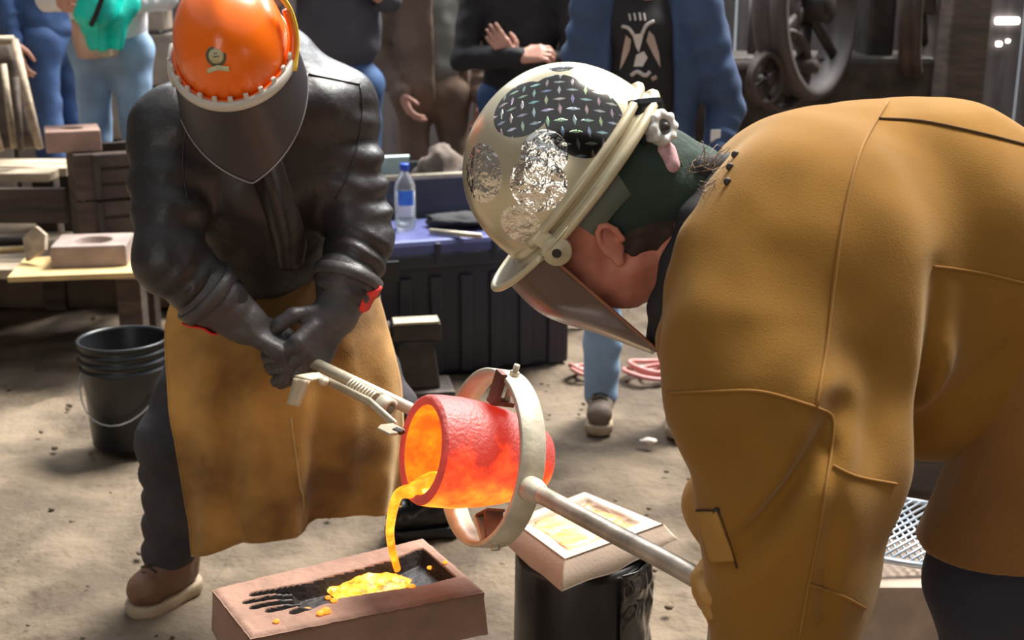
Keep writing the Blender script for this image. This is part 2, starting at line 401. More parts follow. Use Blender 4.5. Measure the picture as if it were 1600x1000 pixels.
def machinery():
    M_wheel = mat('dusty_wheel_iron', s2l(80, 71, 68), 0.6, 0.2, 0.2, 7)
    ax1 = nrm((0.80, -0.58, 0.05)); ax2 = nrm((0.66, -0.74, 0.0))
    f = thing('belt_machine', 'old belt-driven iron machine with flywheel and pulleys in the dark', 'machine', (1.45, 6.9, 0))
    wheel(f, 'flywheel', W(1262, 10, 6.5), ax1, 0.46, 0.17, 0.05, 6, M_wheel)
    wheel(f, 'belt_pulley', W(1222, 110, 6.3), ax2, 0.20, 0.08, 0.025, 5, M_wheel)
    wheel(f, 'small_pulley', W(1196, 124, 6.1), ax2, 0.125, 0.05, 0.02, 4)
    wheel(f, 'back_pulley', W(1440, 0, 6.9), nrm((0.9, -0.4, 0)), 0.42, 0.11, 0.04, 6)
    MB().box((1.45, 7.0, 0.55), (1.5, 0.5, 1.1), bev=0.03).build('bed', M_iron, f)
    for x in (1.0, 1.95): MB().box((x, 7.05, 1.25), (0.14, 0.3, 1.6), bev=0.02).build('upright', M_iron, f)
    MB().tube([W(1130, 105, 6.75), W(1275, 104, 6.35)], 0.035, 14).build('shaft', M_rust, f)
    MB().tube([(0.85, 6.9, 1.56), (2.1, 6.9, 1.56)], 0.04, 14).build('shaft', M_rust, f)
    MB().tube([W(1188, -60, 6.5), W(1183, 85, 6.3)], 0.05, 8, flat=((1, 0, 0), 0.12)).build('belt', M_wheel, f)
    MB().tube([W(1240, -60, 6.5), W(1232, 60, 6.3)], 0.05, 8, flat=((1, 0, 0), 0.12)).build('belt', M_wheel, f)
    p = MB().box((2.55, 7.4, 1.7), (0.22, 0.22, 3.4), bev=0.015); tag(p.build('timber_post', M_dwood), 'tall dark timber post beside the bright wall slot', 'post')
    p = MB().box((0.82, 7.6, 1.7), (0.16, 0.16, 3.4), bev=0.015); tag(p.build('timber_post', M_dwood), 'tall dark timber post left of the flywheel', 'post')
    mb = MB().tube([(1.5, 7.8, 0), (1.5, 7.8, 3.2)], 0.06, 16); tag(mb.build('vertical_pipe', M_rust), 'dim vertical iron pipe behind the flywheel', 'pipe')
machinery()

# ------------------------------------------------------------------ benches, flasks and moulds at the left
def bench(name, label, x0, x1, y0, y1, top, planks, legs):
    t = thing(name, label, 'bench', ((x0+x1)/2, (y0+y1)/2, 0)); n = planks; w = (y1-y0)/n
    for i in range(n):
        MB().box(((x0+x1)/2 + 0.03*((i*7) % 3-1), y0+w*(i+0.5), top-0.02), (x1-x0, w-0.012, 0.04), bev=0.004).build('plank', M_wood, t)
    for lx, ly in legs: MB().box((lx, ly, (top-0.04)/2), (0.10, 0.09, top-0.04), bev=0.006).build('leg', M_dwood, t)
    MB().box(((x0+x1)/2, y1-0.06, top-0.07), (x1-x0-0.1, 0.04, 0.06), bev=0.004).build('rail', M_dwood, t)
    return t
BT = 0.40
bench('work_bench', 'low weathered plank bench carrying the plywood board and moulds', -3.0, -1.48, 4.98, 5.72, BT, 5, ((-1.56, 5.08), (-1.62, 5.47), (-2.9, 5.08), (-2.9, 5.47)))
bench('plank_table', 'higher plank table behind the low bench', -3.3, -2.07, 5.75, 6.2, 0.66, 3, ((-2.15, 5.85), (-2.15, 6.1), (-3.2, 5.85)))
MB_ = MB().box((-2.62, 5.72, 0.52), (1.2, 0.04, 0.16), bev=0.006); tag(MB_.build('dark_plank', M_dwood), 'dark plank standing on edge below the higher table', 'plank')
p = MB().box((-1.72, 4.98, BT+0.012), (0.50, 0.34, 0.022), (nrm((1, 0.16, 0)), nrm((-0.16, 1, 0)), (0, 0, 1)), bev=0.003)
tag(p.build('plywood_board', M_ply), 'pale plywood board overhanging the low bench', 'board')

def hole_block(name, label, c, size, hole_r, m, mtop=None, rot=0.0, group=None, cat='mould', depth=0.7):
    """block with a round hole in its top"""
    x, y = nrm((math.cos(rot), math.sin(rot), 0)), nrm((-math.sin(rot), math.cos(rot), 0)); z = np.array((0, 0, 1.0))
    sx, sy, sz = np.array(size)/2; c = np.asarray(c, float); n = 32; V = []; F = []
    def rect(a):
        k = 1/max(abs(math.cos(a))/sx, abs(math.sin(a))/sy); return k*math.cos(a), k*math.sin(a)
    angs = sorted(set([2*math.pi*i/n for i in range(n)] + [math.atan2(s*sy, t*sx) % (2*math.pi) for s in (-1, 1) for t in (-1, 1)])); n = len(angs)
    rings = [('r', 1.0, -sz), ('r', 1.0, sz-0.008), ('r', 0.985, sz), ('c', hole_r+0.004, sz), ('c', hole_r, sz-0.004), ('c', hole_r*0.9, sz-2*sz*depth)]
    for kind, k, h in rings:
        for a in angs:
            px, py = (rect(a) if kind == 'r' else (math.cos(a), math.sin(a))); V.append(c + x*px*k + y*py*k + z*h)
    for i in range(len(rings)-1): F += [(i*n+j, i*n+(j+1) % n, (i+1)*n+(j+1) % n, (i+1)*n+j) for j in range(n)]
    F += [tuple(range(n))[::-1], tuple(range((len(rings)-1)*n, len(rings)*n))]
    o = MB().add(V, F, False).build(name, m, bevel=0.004); return tag(o, label, cat, group)
hole_block('sand_mould', 'flat grey sand mould with a wide round recess on the plywood board', (-1.69, 5.05, BT+0.024+0.043), (0.29, 0.24, 0.085), 0.075, mat('grey_mould', s2l(150, 132, 124), 0.8, 0, 0.2, 9, bump=0.25, bscale=90), rot=0.14, depth=0.35)
def flask(c, size, rot, lab):
    t = thing('moulding_flask', lab, 'flask', (c[0], c[1], c[2]-size[2]/2), 'moulding flasks stacked on the bench')
    ax = (nrm((math.cos(rot), math.sin(rot), 0)), nrm((-math.sin(rot), math.cos(rot), 0)), np.array((0, 0, 1.0)))
    sx, sy, sz = size; c = np.asarray(c); w = 0.03
    for s in (-1, 1):
        MB().box(c + ax[1]*s*(sy/2-w/2), (sx, w, sz-0.006), ax, 0.004).build('side_board', M_dwood, t)
        MB().box(c + ax[0]*s*(sx/2-w/2), (w, sy-2*w, sz-0.006), ax, 0.004).build('end_board', M_dwood, t)
    for k in range(3):
        MB().box(c - ax[1]*(sy/2+0.006) + ax[0]*sx*0.12 + ax[2]*(-sz/2+sz*(k+0.5)/3), (sx*0.70, 0.014, sz/3-0.014), ax, 0.003).build('cleat', M_rust, t)
    MB().box(c - ax[1]*(sy/2+0.012) - ax[0]*sx*0.24, (0.028, 0.026, sz-0.01), ax, 0.004).build('corner_pin', M_iron, t)
    return t
r0 = 0.42
flask((-1.73, 5.50, BT+0.11), (0.34, 0.34, 0.22), r0, 'dark slatted moulding flask at the bottom of the stack')
flask((-1.73, 5.50, BT+0.32), (0.34, 0.34, 0.20), r0, 'dark slatted moulding flask on top of the stack')
hole_block('sand_core_block', 'pinkish grey sand block with a hole in its top, on the flask stack', (-1.86, 5.42, BT+0.42+0.046), (0.22, 0.22, 0.088), 0.045, mat('pink_core_sand', s2l(158, 128, 116), 0.9, 0, 0.15, 10, bump=0.3, bscale=120), rot=0.36)
def rock(name, label, c, r, m, cat, seed=1, rough=0.18):
    mb = MB(); mb.ball((0, 0, 0), 1.0, 24, 16); V = np.array(mb.V); V = V*(1+rough*fbm(V*1.7, 3, seed)[:, None])*np.asarray(r) + np.asarray(c)
    return tag(mesh_obj(name, V, mb.F, m), label, cat)
o = MB(); o.prism([(-.06, -.05), (.05, -.06), (.07, .0), (.03, .06), (-.05, .05)], 0.02, W(57, 380, 5.02), (np.array((0.8, -0.2, 0.55)), np.array((-0.3, 0.5, 0.8)), nrm((-0.3, -0.85, 0.25))))
tag(o.build('wood_offcut', M_wood, bevel=0.003), 'small five-sided wooden offcut leaning against the grey sand mould', 'offcut')
o = MB().tube([(-2.45, 5.16, BT+0.012), (-1.92, 5.38, BT+0.012)], 0.012, 8); tag(o.build('wood_strip', M_ply), 'thin pale wood strip lying on the low bench', 'strip')
o = MB().tube([(-2.35, 5.40, BT+0.02), (-2.05, 5.46, BT+0.02)], 0.02, 8); tag(o.build('iron_bar', M_iron), 'short dark iron bar lying on the low bench', 'bar')
# leaning frame and boards far left
t = thing('leaning_frame', 'old timber frame leaning beside the higher table', 'frame', W(20, 235, 6.0)*np.array((1, 1, 0)) + (0, 0, 0.66))
a, b = W(22, 62, 6.1), W(62, 232, 5.95)
MB().tube([a, b], 0.02, 4).build('stile', M_wood, t)
MB().tube([W(-40, 66, 6.1), W(0, 236, 5.95)], 0.02, 4).build('stile', M_wood, t)
MB().tube([W(-45, 64, 6.1), a], 0.02, 4).build('rail', M_wood, t)
V, F = sheet([[W(-40, 70, 6.14), W(20, 68, 6.14)], [W(0, 232, 5.99), W(58, 230, 5.99)]], 6); mesh_obj('panel', V, F, M_dwood, t, solid=0.02)
for k, (u0, v0, u1, v1) in enumerate(((5, 100, 22, 232), (25, 120, 33, 236))):
    o = MB().tube([W(u0, v0, 5.9), W(u1, v1, 5.88)], 0.028, 6, flat=((0, 1, 0), 0.4)); tag(o.build('scrap_stick', M_dwood if k else M_wood), ('pale' if not k else 'dark') + ' stick of scrap wood leaning on the timber frame', 'stick')

# ------------------------------------------------------------------ plastic bucket with wire bail
def bucket():
    g = G(206, 690); g[2] = 0; t = thing('plastic_bucket', 'ribbed black plastic bucket with a wire bail, standing on the dirt', 'bucket', g)
    h = 0.375; r0, r1 = 0.128, 0.146
    def R(z): return r0 + (r1-r0)*z/h
    prof = [(0.001, 0.004), (r0-0.006, 0.004), (r0, 0.012)]
    prof += [(R(0.27), 0.27)]
    for zz in (0.275, 0.305, 0.335):
        prof += [(R(zz), zz), (R(zz)+0.009, zz+0.003), (R(zz)+0.009, zz+0.008), (R(zz), zz+0.011)]
    prof += [(R(h-0.01), h-0.012), (R(h)+0.006, h-0.010), (R(h)+0.006, h), (R(h)-0.003, h), (R(h)-0.005, h-0.01), (r0-0.006, 0.014), (0.001, 0.014)]
    MB().lathe(prof, g, seg=64).build('pail', M_blackpl, t)
    pts = []
    for i in range(15):
        a = math.pi*i/14; pts.append(g + np.array((-math.cos(a)*(R(0.25)+0.012), -0.10*math.sin(a)-0.055*math.sin(a), 0.27 - 0.155*math.sin(a)*1.0)))
    th = -0.12; c, s = math.cos(th), math.sin(th)
    pts = [g + np.array(((p-g)[0]*c-(p-g)[1]*s, (p-g)[0]*s+(p-g)[1]*c, (p-g)[2])) for p in pts]
    M_wire = mat('bail_wire', s2l(190, 190, 192), 0.3, 0.9, 0.1)
    MB().tube(pts, 0.0026, 8).build('bail', M_wire, t)
    for p in (pts[0], pts[-1]): MB().box(p - (p-g)*np.array((0.06, 0.06, 0)), (0.02, 0.03, 0.03), bev=0.004).build('lug', M_blackpl, t)
bucket()

# ------------------------------------------------------------------ storage trunk, bottle, tool tray behind the pour
TA, TB = np.array((-0.62, 4.72)), np.array((0.27, 5.0))            # front bottom edge
TX = nrm((*(TB-TA), 0)); TY = np.array((-TX[1], TX[0], 0)); TL = float(np.linalg.norm(TB-TA)); TD, TH = 0.46, 0.53
def trunk():
    c = np.array((*((TA+TB)/2), 0)) + TY*TD/2; t = thing('storage_trunk', 'black plastic storage trunk with a dark blue lid behind the pouring crew', 'trunk', c)
    m = mat('trunk_plastic', s2l(40, 42, 52), 0.45, 0, 0.15, 4); mb_ = mat('blue_lid_plastic', s2l(84, 88, 132), 0.3, 0, 0.15, 4); ax = (TX, TY, np.array((0, 0, 1.0)))
    MB().box(c + (0, 0, 0.23), (TL-0.06, TD-0.05, 0.46), ax, 0.02).build('tub', m, t)
    for i in range(7):
        MB().box(c - TY*(TD/2-0.022) + TX*(-TL/2+0.1+i*(TL-0.2)/6) + (0, 0, 0.21), (0.05, 0.03, 0.40), ax, 0.008).build('rib', m, t)
    MB().box(c + (0, 0, 0.475), (TL, TD, 0.06), ax, 0.014).build('lid_skirt', m, t)
    lid = MB().box(c + (0, 0, 0.52), (TL-0.01, TD-0.01, 0.07), ax, 0.02, taper=0.96).build('lid', mb_, t)
    for i in range(4):
        MB().box(c - TY*(TD/2-0.01) + TX*(-TL/2+0.12+i*(TL-0.24)/3) + (0, 0, 0.505), (0.022, 0.03, 0.08), ax, 0.006).build('lid_rib', m, lid)
    for s in (-1, 1): MB().box(c - TY*(TD/2+0.008) + TX*s*TL*0.33 + (0, 0, 0.45), (0.07, 0.03, 0.08), ax, 0.008).build('latch', M_blackpl, t)
    return c
tc_ = trunk(); TT = 0.556
def on_trunk(u, v): return G(u, v, TT)
def bottle():
    g = on_trunk(634, 357); g[2] = TT; t = thing('water_bottle', 'clear plastic water bottle with blue cap standing on the trunk', 'bottle', g)
    mg = mat('clear_pet', (0.92, 0.95, 0.97), 0.08, 0, 0.02, trans=0.9, alpha=0.72); r = 0.042
    MB().lathe([(0.001, 0.003), (r*0.8, 0.002), (r, 0.012), (r, 0.05), (r*0.96, 0.06), (r, 0.07), (r, 0.165), (r*0.95, 0.18), (r*0.45, 0.222), (r*0.34, 0.232), (r*0.34, 0.245), (0.001, 0.245)], g, seg=28).build('shell', mg, t)
    MB().lathe([(0.001, 0.009), (r*0.93, 0.009), (r*0.93, 0.15), (0.001, 0.15)], g, seg=24).build('water', mat('water', (0.75, 0.8, 0.82), 0.05, trans=0.6, alpha=0.6), t)
    MB().lathe([(0.001, 0.262), (r*0.42, 0.262), (r*0.44, 0.258), (r*0.44, 0.236), (r*0.38, 0.234)], g, seg=20).build('cap', mat('blue_cap', s2l(40, 80, 190), 0.4), t)
    mb = mat('bottle_label_blue', s2l(60, 120, 220), 0.5, 0, 0.2, 20); mw = mat('bottle_label_white', s2l(235, 240, 245), 0.5)
    MB().lathe([(r+0.001, 0.10), (r+0.001, 0.16)], g, seg=10, a0=-2.2, a1=-0.6, hint=(0, 1, 0)).build('label_panel', mb, t)
    MB().lathe([(r+0.001, 0.055), (r+0.001, 0.10)], g, seg=10, a0=-2.2, a1=-0.6, hint=(0, 1, 0)).build('label_panel', mw, t)
bottle()
def tray():
    M_tray = mat('grey_tray', s2l(70, 72, 78), 0.5, 0, 0.2, 6)
    c = tc_ + TY*0.47 + TX*0.24; c[2] = 0; ax = (TX, TY, np.array((0, 0, 1.0)))
    t = thing('tool_cart', 'grey open-topped tool cart full of gear behind the trunk', 'cart', c); z0, z1 = 0.52, 0.72; L_, D_ = 0.92, 0.42
    MB().box(c + (0, 0, z0+0.01), (L_, D_, 0.02), ax, 0.003).build('tray_floor', M_tray, t)
    for s in (-1, 1):
        MB().box(c + TY*s*D_/2 + (0, 0, (z0+z1)/2), (L_+0.02, 0.02, z1-z0), ax, 0.006).build('tray_side', M_tray, t)
        MB().box(c + TX*s*L_/2 + (0, 0, (z0+z1)/2), (0.02, D_, z1-z0), ax, 0.006).build('tray_end', M_tray, t)
        for q in (-1, 1): MB().box(c + TX*s*(L_/2-0.03) + TY*q*(D_/2-0.03) + (0, 0, z0/2), (0.04, 0.04, z0), ax, 0.004).build('leg', M_iron, t)
    MB().tube([c - TY*D_/2 + TX*s*L_/2 + (0, 0, z1) for s in (-1, 1)], 0.014, 8).build('rim', M_steel, t)
    def at(a, b, z=0.02): return c + TX*a + TY*b + (0, 0, z0+z)
    rock('work_glove_heap', 'crumpled dark leather glove heaped in the tool cart', at(0.14, 0.0, 0.15), (0.15, 0.11, 0.14), mat('old_leather', s2l(70, 60, 56), 0.6, 0, 0.3, 8, bump=0.4, bscale=18), 'glove', 4, 0.3)
    rock('canvas_bag', 'grey brown canvas bag heaped in the tool cart', at(-0.16, 0.03, 0.14), (0.11, 0.10, 0.14), mat('canvas', s2l(112, 98, 88), 0.8, 0, 0.25, 8, bump=0.4, bscale=18), 'bag', 9, 0.32)
    o = MB().box(at(-0.385, 0.0, 0.19), (0.15, 0.015, 0.17), (TX, nrm(TY+(0, 0, 0.5)), nrm(np.array((0, 0, 1.0))-TY*0.5)), 0.003); tag(o.build('paper_sheet', mat('pale_paper', s2l(200, 224, 222), 0.6, 0, 0.05)), 'pale mint sheet of paper standing in the tool cart', 'paper')
    o = MB().tube([at(-0.13, -0.12, 0.10), at(-0.05, -0.06, 0.27)], 0.016, 10); tag(o.build('hammer_shaft', mat('tool_handle_grey', s2l(150, 140, 134), 0.5)), 'grey hammer shaft sticking up out of the tool cart', 'hammer')
    o = MB().ball(at(-0.06, -0.1, 0.24), (0.022, 0.022, 0.02)); tag(o.build('white_ball', mat('white_plastic', s2l(225, 225, 225), 0.4)), 'small white ball resting on the gear in the tool cart', 'ball')
    o = MB().tube([at(0.0, -0.22, 0.21), at(0.12, -0.2, 0.21)], 0.014, 8); tag(o.build('yellow_rag_roll', mat('yellow_cloth', s2l(205, 160, 80), 0.8)), 'small yellow rag roll at the cart rim', 'rag')
tray()
# rags and tools on the trunk lid
o = rock('dark_rag', 'crumpled dark rag lying on the trunk lid', on_trunk(715, 354)+(0, 0, 0.03), (0.13, 0.08, 0.028), M_black, 'rag', 5, 0.3)
o = MB().tube([on_trunk(672, 366)+(0, 0, 0.013), on_trunk(752, 374)+(0, 0, 0.013)], 0.011, 10); tag(o.build('steel_bar', M_steel), 'short steel bar lying in front of the rag on the trunk lid', 'bar')

# ------------------------------------------------------------------ anvil-like stand in front of the trunk, hose, scrap
def anvil():
    g = G(652, 620); g[2] = 0; t = thing('anvil', 'dark iron anvil on a flared base in front of the trunk', 'anvil', g); x = nrm((1, 0.18, 0)); y = np.array((-x[1], x[0], 0)); z = np.array((0, 0, 1.0)); ax = (x, y, z)
    MB().box(g + z*0.025, (0.27, 0.20, 0.05), ax, 0.012).build('foot', M_iron, t)
    MB().box(g + z*0.14, (0.17, 0.13, 0.19), ax, 0.015, taper=0.72).build('waist', M_iron, t)
    b = MB().box(g + z*0.265, (0.18, 0.085, 0.065), ax, 0.008); b.build('body', M_iron, t)
    MB().box(g + z*0.302, (0.17, 0.080, 0.010), ax, 0.003).build('face', M_steel, t)
    MB().tube([g - x*0.1 + z*0.27, g - x*0.17 + z*0.275, g - x*0.24 + z*0.285], [0.035, 0.026, 0.006], 14).build('horn', M_iron, t)
anvil()
def hose(name, label, u, v, r, n, seed, m):
    g = G(u, v); rr = np.random.default_rng(seed); pts = []
    for i in range(n*10+1):
        a = 2*math.pi*i/10; k = r*(0.8+0.3*math.sin(i*0.37+seed)); pts.append((g[0]+k*math.cos(a)+0.03*math.sin(i*0.2), g[1]+0.75*k*math.sin(a), 0.012+0.018*(i/10 % n)*0.6+0.01*math.sin(i*1.3)))
    o = MB().tube(pts, 0.009, 8, smooth_path=4); tag(o.build(name, m), label, 'hose')
M_hose = mat('salmon_hose', s2l(196, 130, 122), 0.5, 0, 0.15)
hose('hose_coil', 'salmon pink hose coiled on the dirt at the end of the trunk', 922, 588, 0.085, 3, 1, M_hose)
hose('hose_tangle', 'tangled salmon pink hose on the dirt right of the light jeans', 1024, 590, 0.12, 4, 2, M_hose)
o = rock('white_scrap', 'small white scrap lying alone on the dirt', G(1013, 692)+(0, 0, 0.008), (0.028, 0.014, 0.011), mat('white_chip', s2l(225, 215, 205), 0.7), 'scrap', 3)
# grate seen past the coat
def grate():
    a, b, c_, d = W(1366, 872, 2.75), W(1438, 884, 2.75), W(1470, 782, 3.05), W(1398, 778, 3.05)
    t = thing('metal_grate', 'pale expanded-metal grate panel behind the bending man in suede', 'grate', (a+b)/2); m = mat('galvanised', s2l(196, 206, 216), 0.35, 0.7, 0.1)
    x, y = (b-a), (d-a); o_ = a - 0.5*x; X2 = 2.2*x; z = nrm(np.cross(x, y)); n = 11
    for i in range(-n, n+1):
        for s in (1, -1):
            p0 = np.array((i/n*1.0 if s > 0 else i/n*1.0, 0.0)); p1 = p0 + np.array((s*0.7, 1.0))
            lo, hi = 0.0, 1.0
            for e in (0,):
                dx = p1[e]-p0[e]; t0, t1 = sorted(((0-p0[e])/dx, (1-p0[e])/dx)); lo, hi = max(lo, t0), min(hi, t1)
            if hi-lo < 0.05: continue
            q0, q1 = p0 + (p1-p0)*lo, p0 + (p1-p0)*hi
            MB().tube([o_ + X2*q0[0] + y*q0[1] + z*0.002*s, o_ + X2*q1[0] + y*q1[1] + z*0.002*s], 0.0033, 5).build('wire', m, t)
    for p0, p1 in (((0, 0), (1, 0)), ((1, 0), (1, 1)), ((1, 1), (0, 1)), ((0, 1), (0, 0))):
        MB().tube([o_ + X2*p0[0] + y*p0[1], o_ + X2*p1[0] + y*p1[1]], 0.008, 6).build('edge_bar', m, t)
    e = W(1400, 905, 2.72); zz = e[2]
    MB_ = MB().box((e[0]+0.06, e[1]+0.10, zz/2-0.005), (0.34, 0.26, zz), bev=0.01); tag(MB_.build('pale_block', M_sandlt), 'pale square block supporting the metal grate', 'block')
    MB_ = MB().box((e[0]+0.10, 3.13, a[2]/2+0.12), (0.36, 0.09, d[2]-0.01), bev=0.008); tag(MB_.build('dark_box', M_dwood), 'dark timber stand behind the metal grate', 'stand')
grate()

# ------------------------------------------------------------------ molten metal materials
def hot(name, stops, scale, strength, base=(0.1, 0.02, 0.01), rough=0.6, bump=0.3, bscale=60, detail=4, axis=None):
    m = bpy.data.materials.new(name); m.use_nodes = True; nt = m.node_tree; b = nt.nodes['Principled BSDF']; N, L = nt.nodes.new, nt.links.new
    tc = N('ShaderNodeTexCoord'); nz = N('ShaderNodeTexNoise'); nz.inputs['Scale'].default_value = scale; nz.inputs['Detail'].default_value = detail; nz.inputs['Roughness'].default_value = 0.6
    L(tc.outputs['Object'], nz.inputs['Vector']); r = N('ShaderNodeValToRGB'); els = r.color_ramp.elements
    while len(els) < len(stops): els.new(0.5)
    for e, (p, c) in zip(els, stops): e.position = p; e.color = (*c, 1)
    fac = nz.outputs['Fac']
    if axis is not None:                                               # heat follows where the metal lies in the pot
        (p0, n, k) = axis; dt = N('ShaderNodeVectorMath'); dt.operation = 'DOT_PRODUCT'; dt.inputs[1].default_value = tuple(np.asarray(n)*k); L(tc.outputs['Object'], dt.inputs[0])
        ad = N('ShaderNodeMath'); ad.operation = 'ADD'; ad.inputs[1].default_value = float(-np.dot(p0, n)*k); L(dt.outputs['Value'], ad.inputs[0])
        a2 = N('ShaderNodeMath'); a2.operation = 'ADD'; L(ad.outputs[0], a2.inputs[0]); L(fac, a2.inputs[1]); fac = a2.outputs[0]
    L(fac, r.inputs[0]); L(r.outputs[0], b.inputs['Emission Color']); b.inputs['Emission Strength'].default_value = strength
    b.inputs['Base Color'].default_value = (*base, 1); b.inputs['Roughness'].default_value = rough
    if bump:
        n2 = N('ShaderNodeTexNoise'); n2.inputs['Scale'].default_value = bscale; n2.inputs['Detail'].default_value = 5; L(tc.outputs['Object'], n2.inputs['Vector'])
        bp = N('ShaderNodeBump'); bp.inputs['Strength'].default_value = bump; bp.inputs['Distance'].default_value = 0.01; L(n2.outputs['Fac'], bp.inputs['Height']); L(bp.outputs[0], b.inputs['Normal'])
    return m

# ------------------------------------------------------------------ crucible
MC = W(657, 702, 2.28)                                              # centre of the mouth
cx, cu, ct = -0.872, 0.13, 0.47
AX = nrm(np.array((cx, 0, 0)) + cu*np.array((0, SP, CP)) + ct*np.array((0, -CP, SP)))    # bottom -> mouth
CL = 0.272
CB = MC - AX*CL
def crucible():
    t = thing('crucible', 'red-hot glowing crucible tipped to pour, held in the steel ring', 'crucible', CB)
    hx, hy, hz = frame(AX)
    low = nrm(np.array((0, 0, -1.0)) - AX*np.dot((0, 0, -1.0), AX))
    m_out = hot('hot_crucible_wall', [(0.30, (0.36, 0.012, 0.004)), (0.44, (0.85, 0.045, 0.006)), (0.56, (1.0, 0.09, 0.006)), (0.70, (1.0, 0.20, 0.01)), (0.90, (1.0, 0.38, 0.02))], 19, 1.15, (0.15, 0.07, 0.065), 0.5, 0.35, 130, 7, axis=(MC-AX*0.1+low*0.02, low, 3.2))
    m_in = hot('hot_crucible_lining', [(0.25, (0.9, 0.05, 0.004)), (0.45, (1.0, 0.11, 0.005)), (0.6, (1.0, 0.19, 0.006)), (0.75, (1.0, 0.34, 0.01))], 22, 1.05, (0.2, 0.05, 0.02), 0.8, 0.4, 60)
    m_rim = hot('dull_crucible_rim', [(0.3, (0.16, 0.008, 0.006)), (0.7, (0.42, 0.02, 0.01))], 18, 0.8, (0.25, 0.08, 0.07), 0.75, 0.6, 70)
    prof = [(0.001, 0), (0.045, 0.001), (0.060, 0.008), (0.070, 0.022), (0.080, 0.05), (0.094, 0.10), (0.103, 0.15), (0.108, 0.20), (0.108, 0.24), (0.106, CL-0.008)]
    MB().lathe(prof, CB, AX, 72).build('wall', m_out, t)
    MB().lathe([(0.106, CL-0.008), (0.103, CL-0.002), (0.098, CL), (0.088, CL-0.002), (0.086, CL-0.006)], CB, AX, 72).build('rim', m_rim, t)
    MB().lathe([(0.086, CL-0.006), (0.085, CL-0.04), (0.082, 0.12), (0.07, 0.06), (0.04, 0.03), (0.001, 0.028)], CB, AX, 72).build('lining', m_in, t)
    # melt level inside: horizontal surface through the lower lip
    return low
LOW = crucible()
M_melt = hot('molten_metal', [(0.34, (1.0, 0.12, 0.005)), (0.44, (1.0, 0.30, 0.012)), (0.55, (1.0, 0.52, 0.04)), (0.72, (1.0, 0.80, 0.30))], 42, 1.45, (0.3, 0.1, 0.02), 0.3, 0.4, 80)
M_stream = hot('molten_stream', [(0.34, (1.0, 0.17, 0.004)), (0.5, (1.0, 0.30, 0.012)), (0.66, (1.0, 0.50, 0.035))], 30, 1.25, (0.3, 0.1, 0.02), 0.3, 0.3, 60)
M_drop = hot('molten_drop', [(0.3, (1.0, 0.16, 0.01)), (0.7, (1.0, 0.36, 0.03))], 60, 1.4, bump=0)
MZ = 0.42                                                           # top of the open mould
QA, QB, QC, QD = G(331, 918, MZ), G(391, 994, MZ), G(757, 921, MZ), G(661, 838, MZ)
def quad(p, q, z=0.0):                                              # p along the mould, q from its far edge to its near edge
    return (QA*(1-p)+QD*p)*(1-q) + (QB*(1-p)+QC*p)*q + np.array((0, 0, z))
def stream():
    lip = MC + LOW*0.088 - AX*0.004
    land = G(621, 890, MZ-0.018)
    start = MC + LOW*0.055 - AX*0.05
    side = W(660, 735, lip[1])
    t = thing('molten_pour', 'bright yellow-orange molten metal stream falling from the crucible lip into the mould', 'molten metal', land)
    p1 = lip + AX*0.016 - LOW*0.004
    e = land - p1
    pts = [start, MC + LOW*0.076 - AX*0.022, lip - LOW*0.004, p1 + np.array((e[0]*0.15-0.012, e[1]*0.15, -0.02)), p1 + np.array((e[0]*0.5-0.02, e[1]*0.4, e[2]*0.42)), p1 + np.array((e[0]*0.85-0.012, e[1]*0.75, e[2]*0.72)), land + (0, 0, 0.0)]
    MB().tube(pts, [0.020, 0.025, 0.019, 0.013, 0.010, 0.0088, 0.0075], 14, smooth_path=8, flat=((0.5, 0.8, 0.2), 0.8)).build('falling_stream', M_stream, t)
    # flat tongue of melt lying in the lower side of the pot
    V, F = [], []; n = 14
    for i in range(n):
        s = i/(n-1); c = MC - AX*(0.012+0.10*s) + LOW*(0.078-0.030*s); hw = 0.030 + 0.022*math.sin(s*2.2)
        wv = nrm(np.cross(AX, LOW))
        for j in range(9):
            q = (j-4)/4; V.append(c + wv*q*hw + LOW*(0.0 - 0.004*(1-q*q)) + LOW*0.003*math.sin(9*s+5*q))
    F = [(i*9+j, i*9+j+1, (i+1)*9+j+1, (i+1)*9+j) for i in range(n-1) for j in range(8)]
    mesh_obj('melt_tongue', V, F, M_melt, t, solid=0.006)
stream()

# ------------------------------------------------------------------ open mould with a hand-and-forearm cavity
def hand_mask(p, q):
    """0..1 depth of the cavity at mould coordinates p (0..1 along), q (0..1 across)"""
    x = p*0.46; y = (q-0.5)*0.24
    def seg(ax_, ay, bx, by, ra, rb):
        dx, dy = bx-ax_, by-ay; t = np.clip(((x-ax_)*dx+(y-ay)*dy)/(dx*dx+dy*dy), 0, 1); return np.hypot(x-ax_-t*dx, y-ay-t*dy) - (ra+(rb-ra)*t)
    d = seg(0.165, -0.005, 0.375, 0.0, 0.042, 0.060); d = np.minimum(d, seg(0.375, 0.0, 0.43, -0.012, 0.060, 0.066))
    for ay, by, x0 in ((-0.050, -0.034, 0.062), (-0.024, -0.014, 0.040), (0.004, 0.006, 0.045), (0.031, 0.024, 0.066)):
        d = np.minimum(d, seg(x0, ay, 0.165, by, 0.0085, 0.0125))
    d = np.minimum(d, seg(0.105, 0.058, 0.185, 0.032, 0.010, 0.014))
    d = np.maximum(d, x-0.435)
    return np.clip(-d/0.013+0.2, 0, 1)
M_wash = mat('graphite_wash', s2l(34, 30, 30), 0.55, 0, 0.3, 14, bump=0.3, bscale=80)
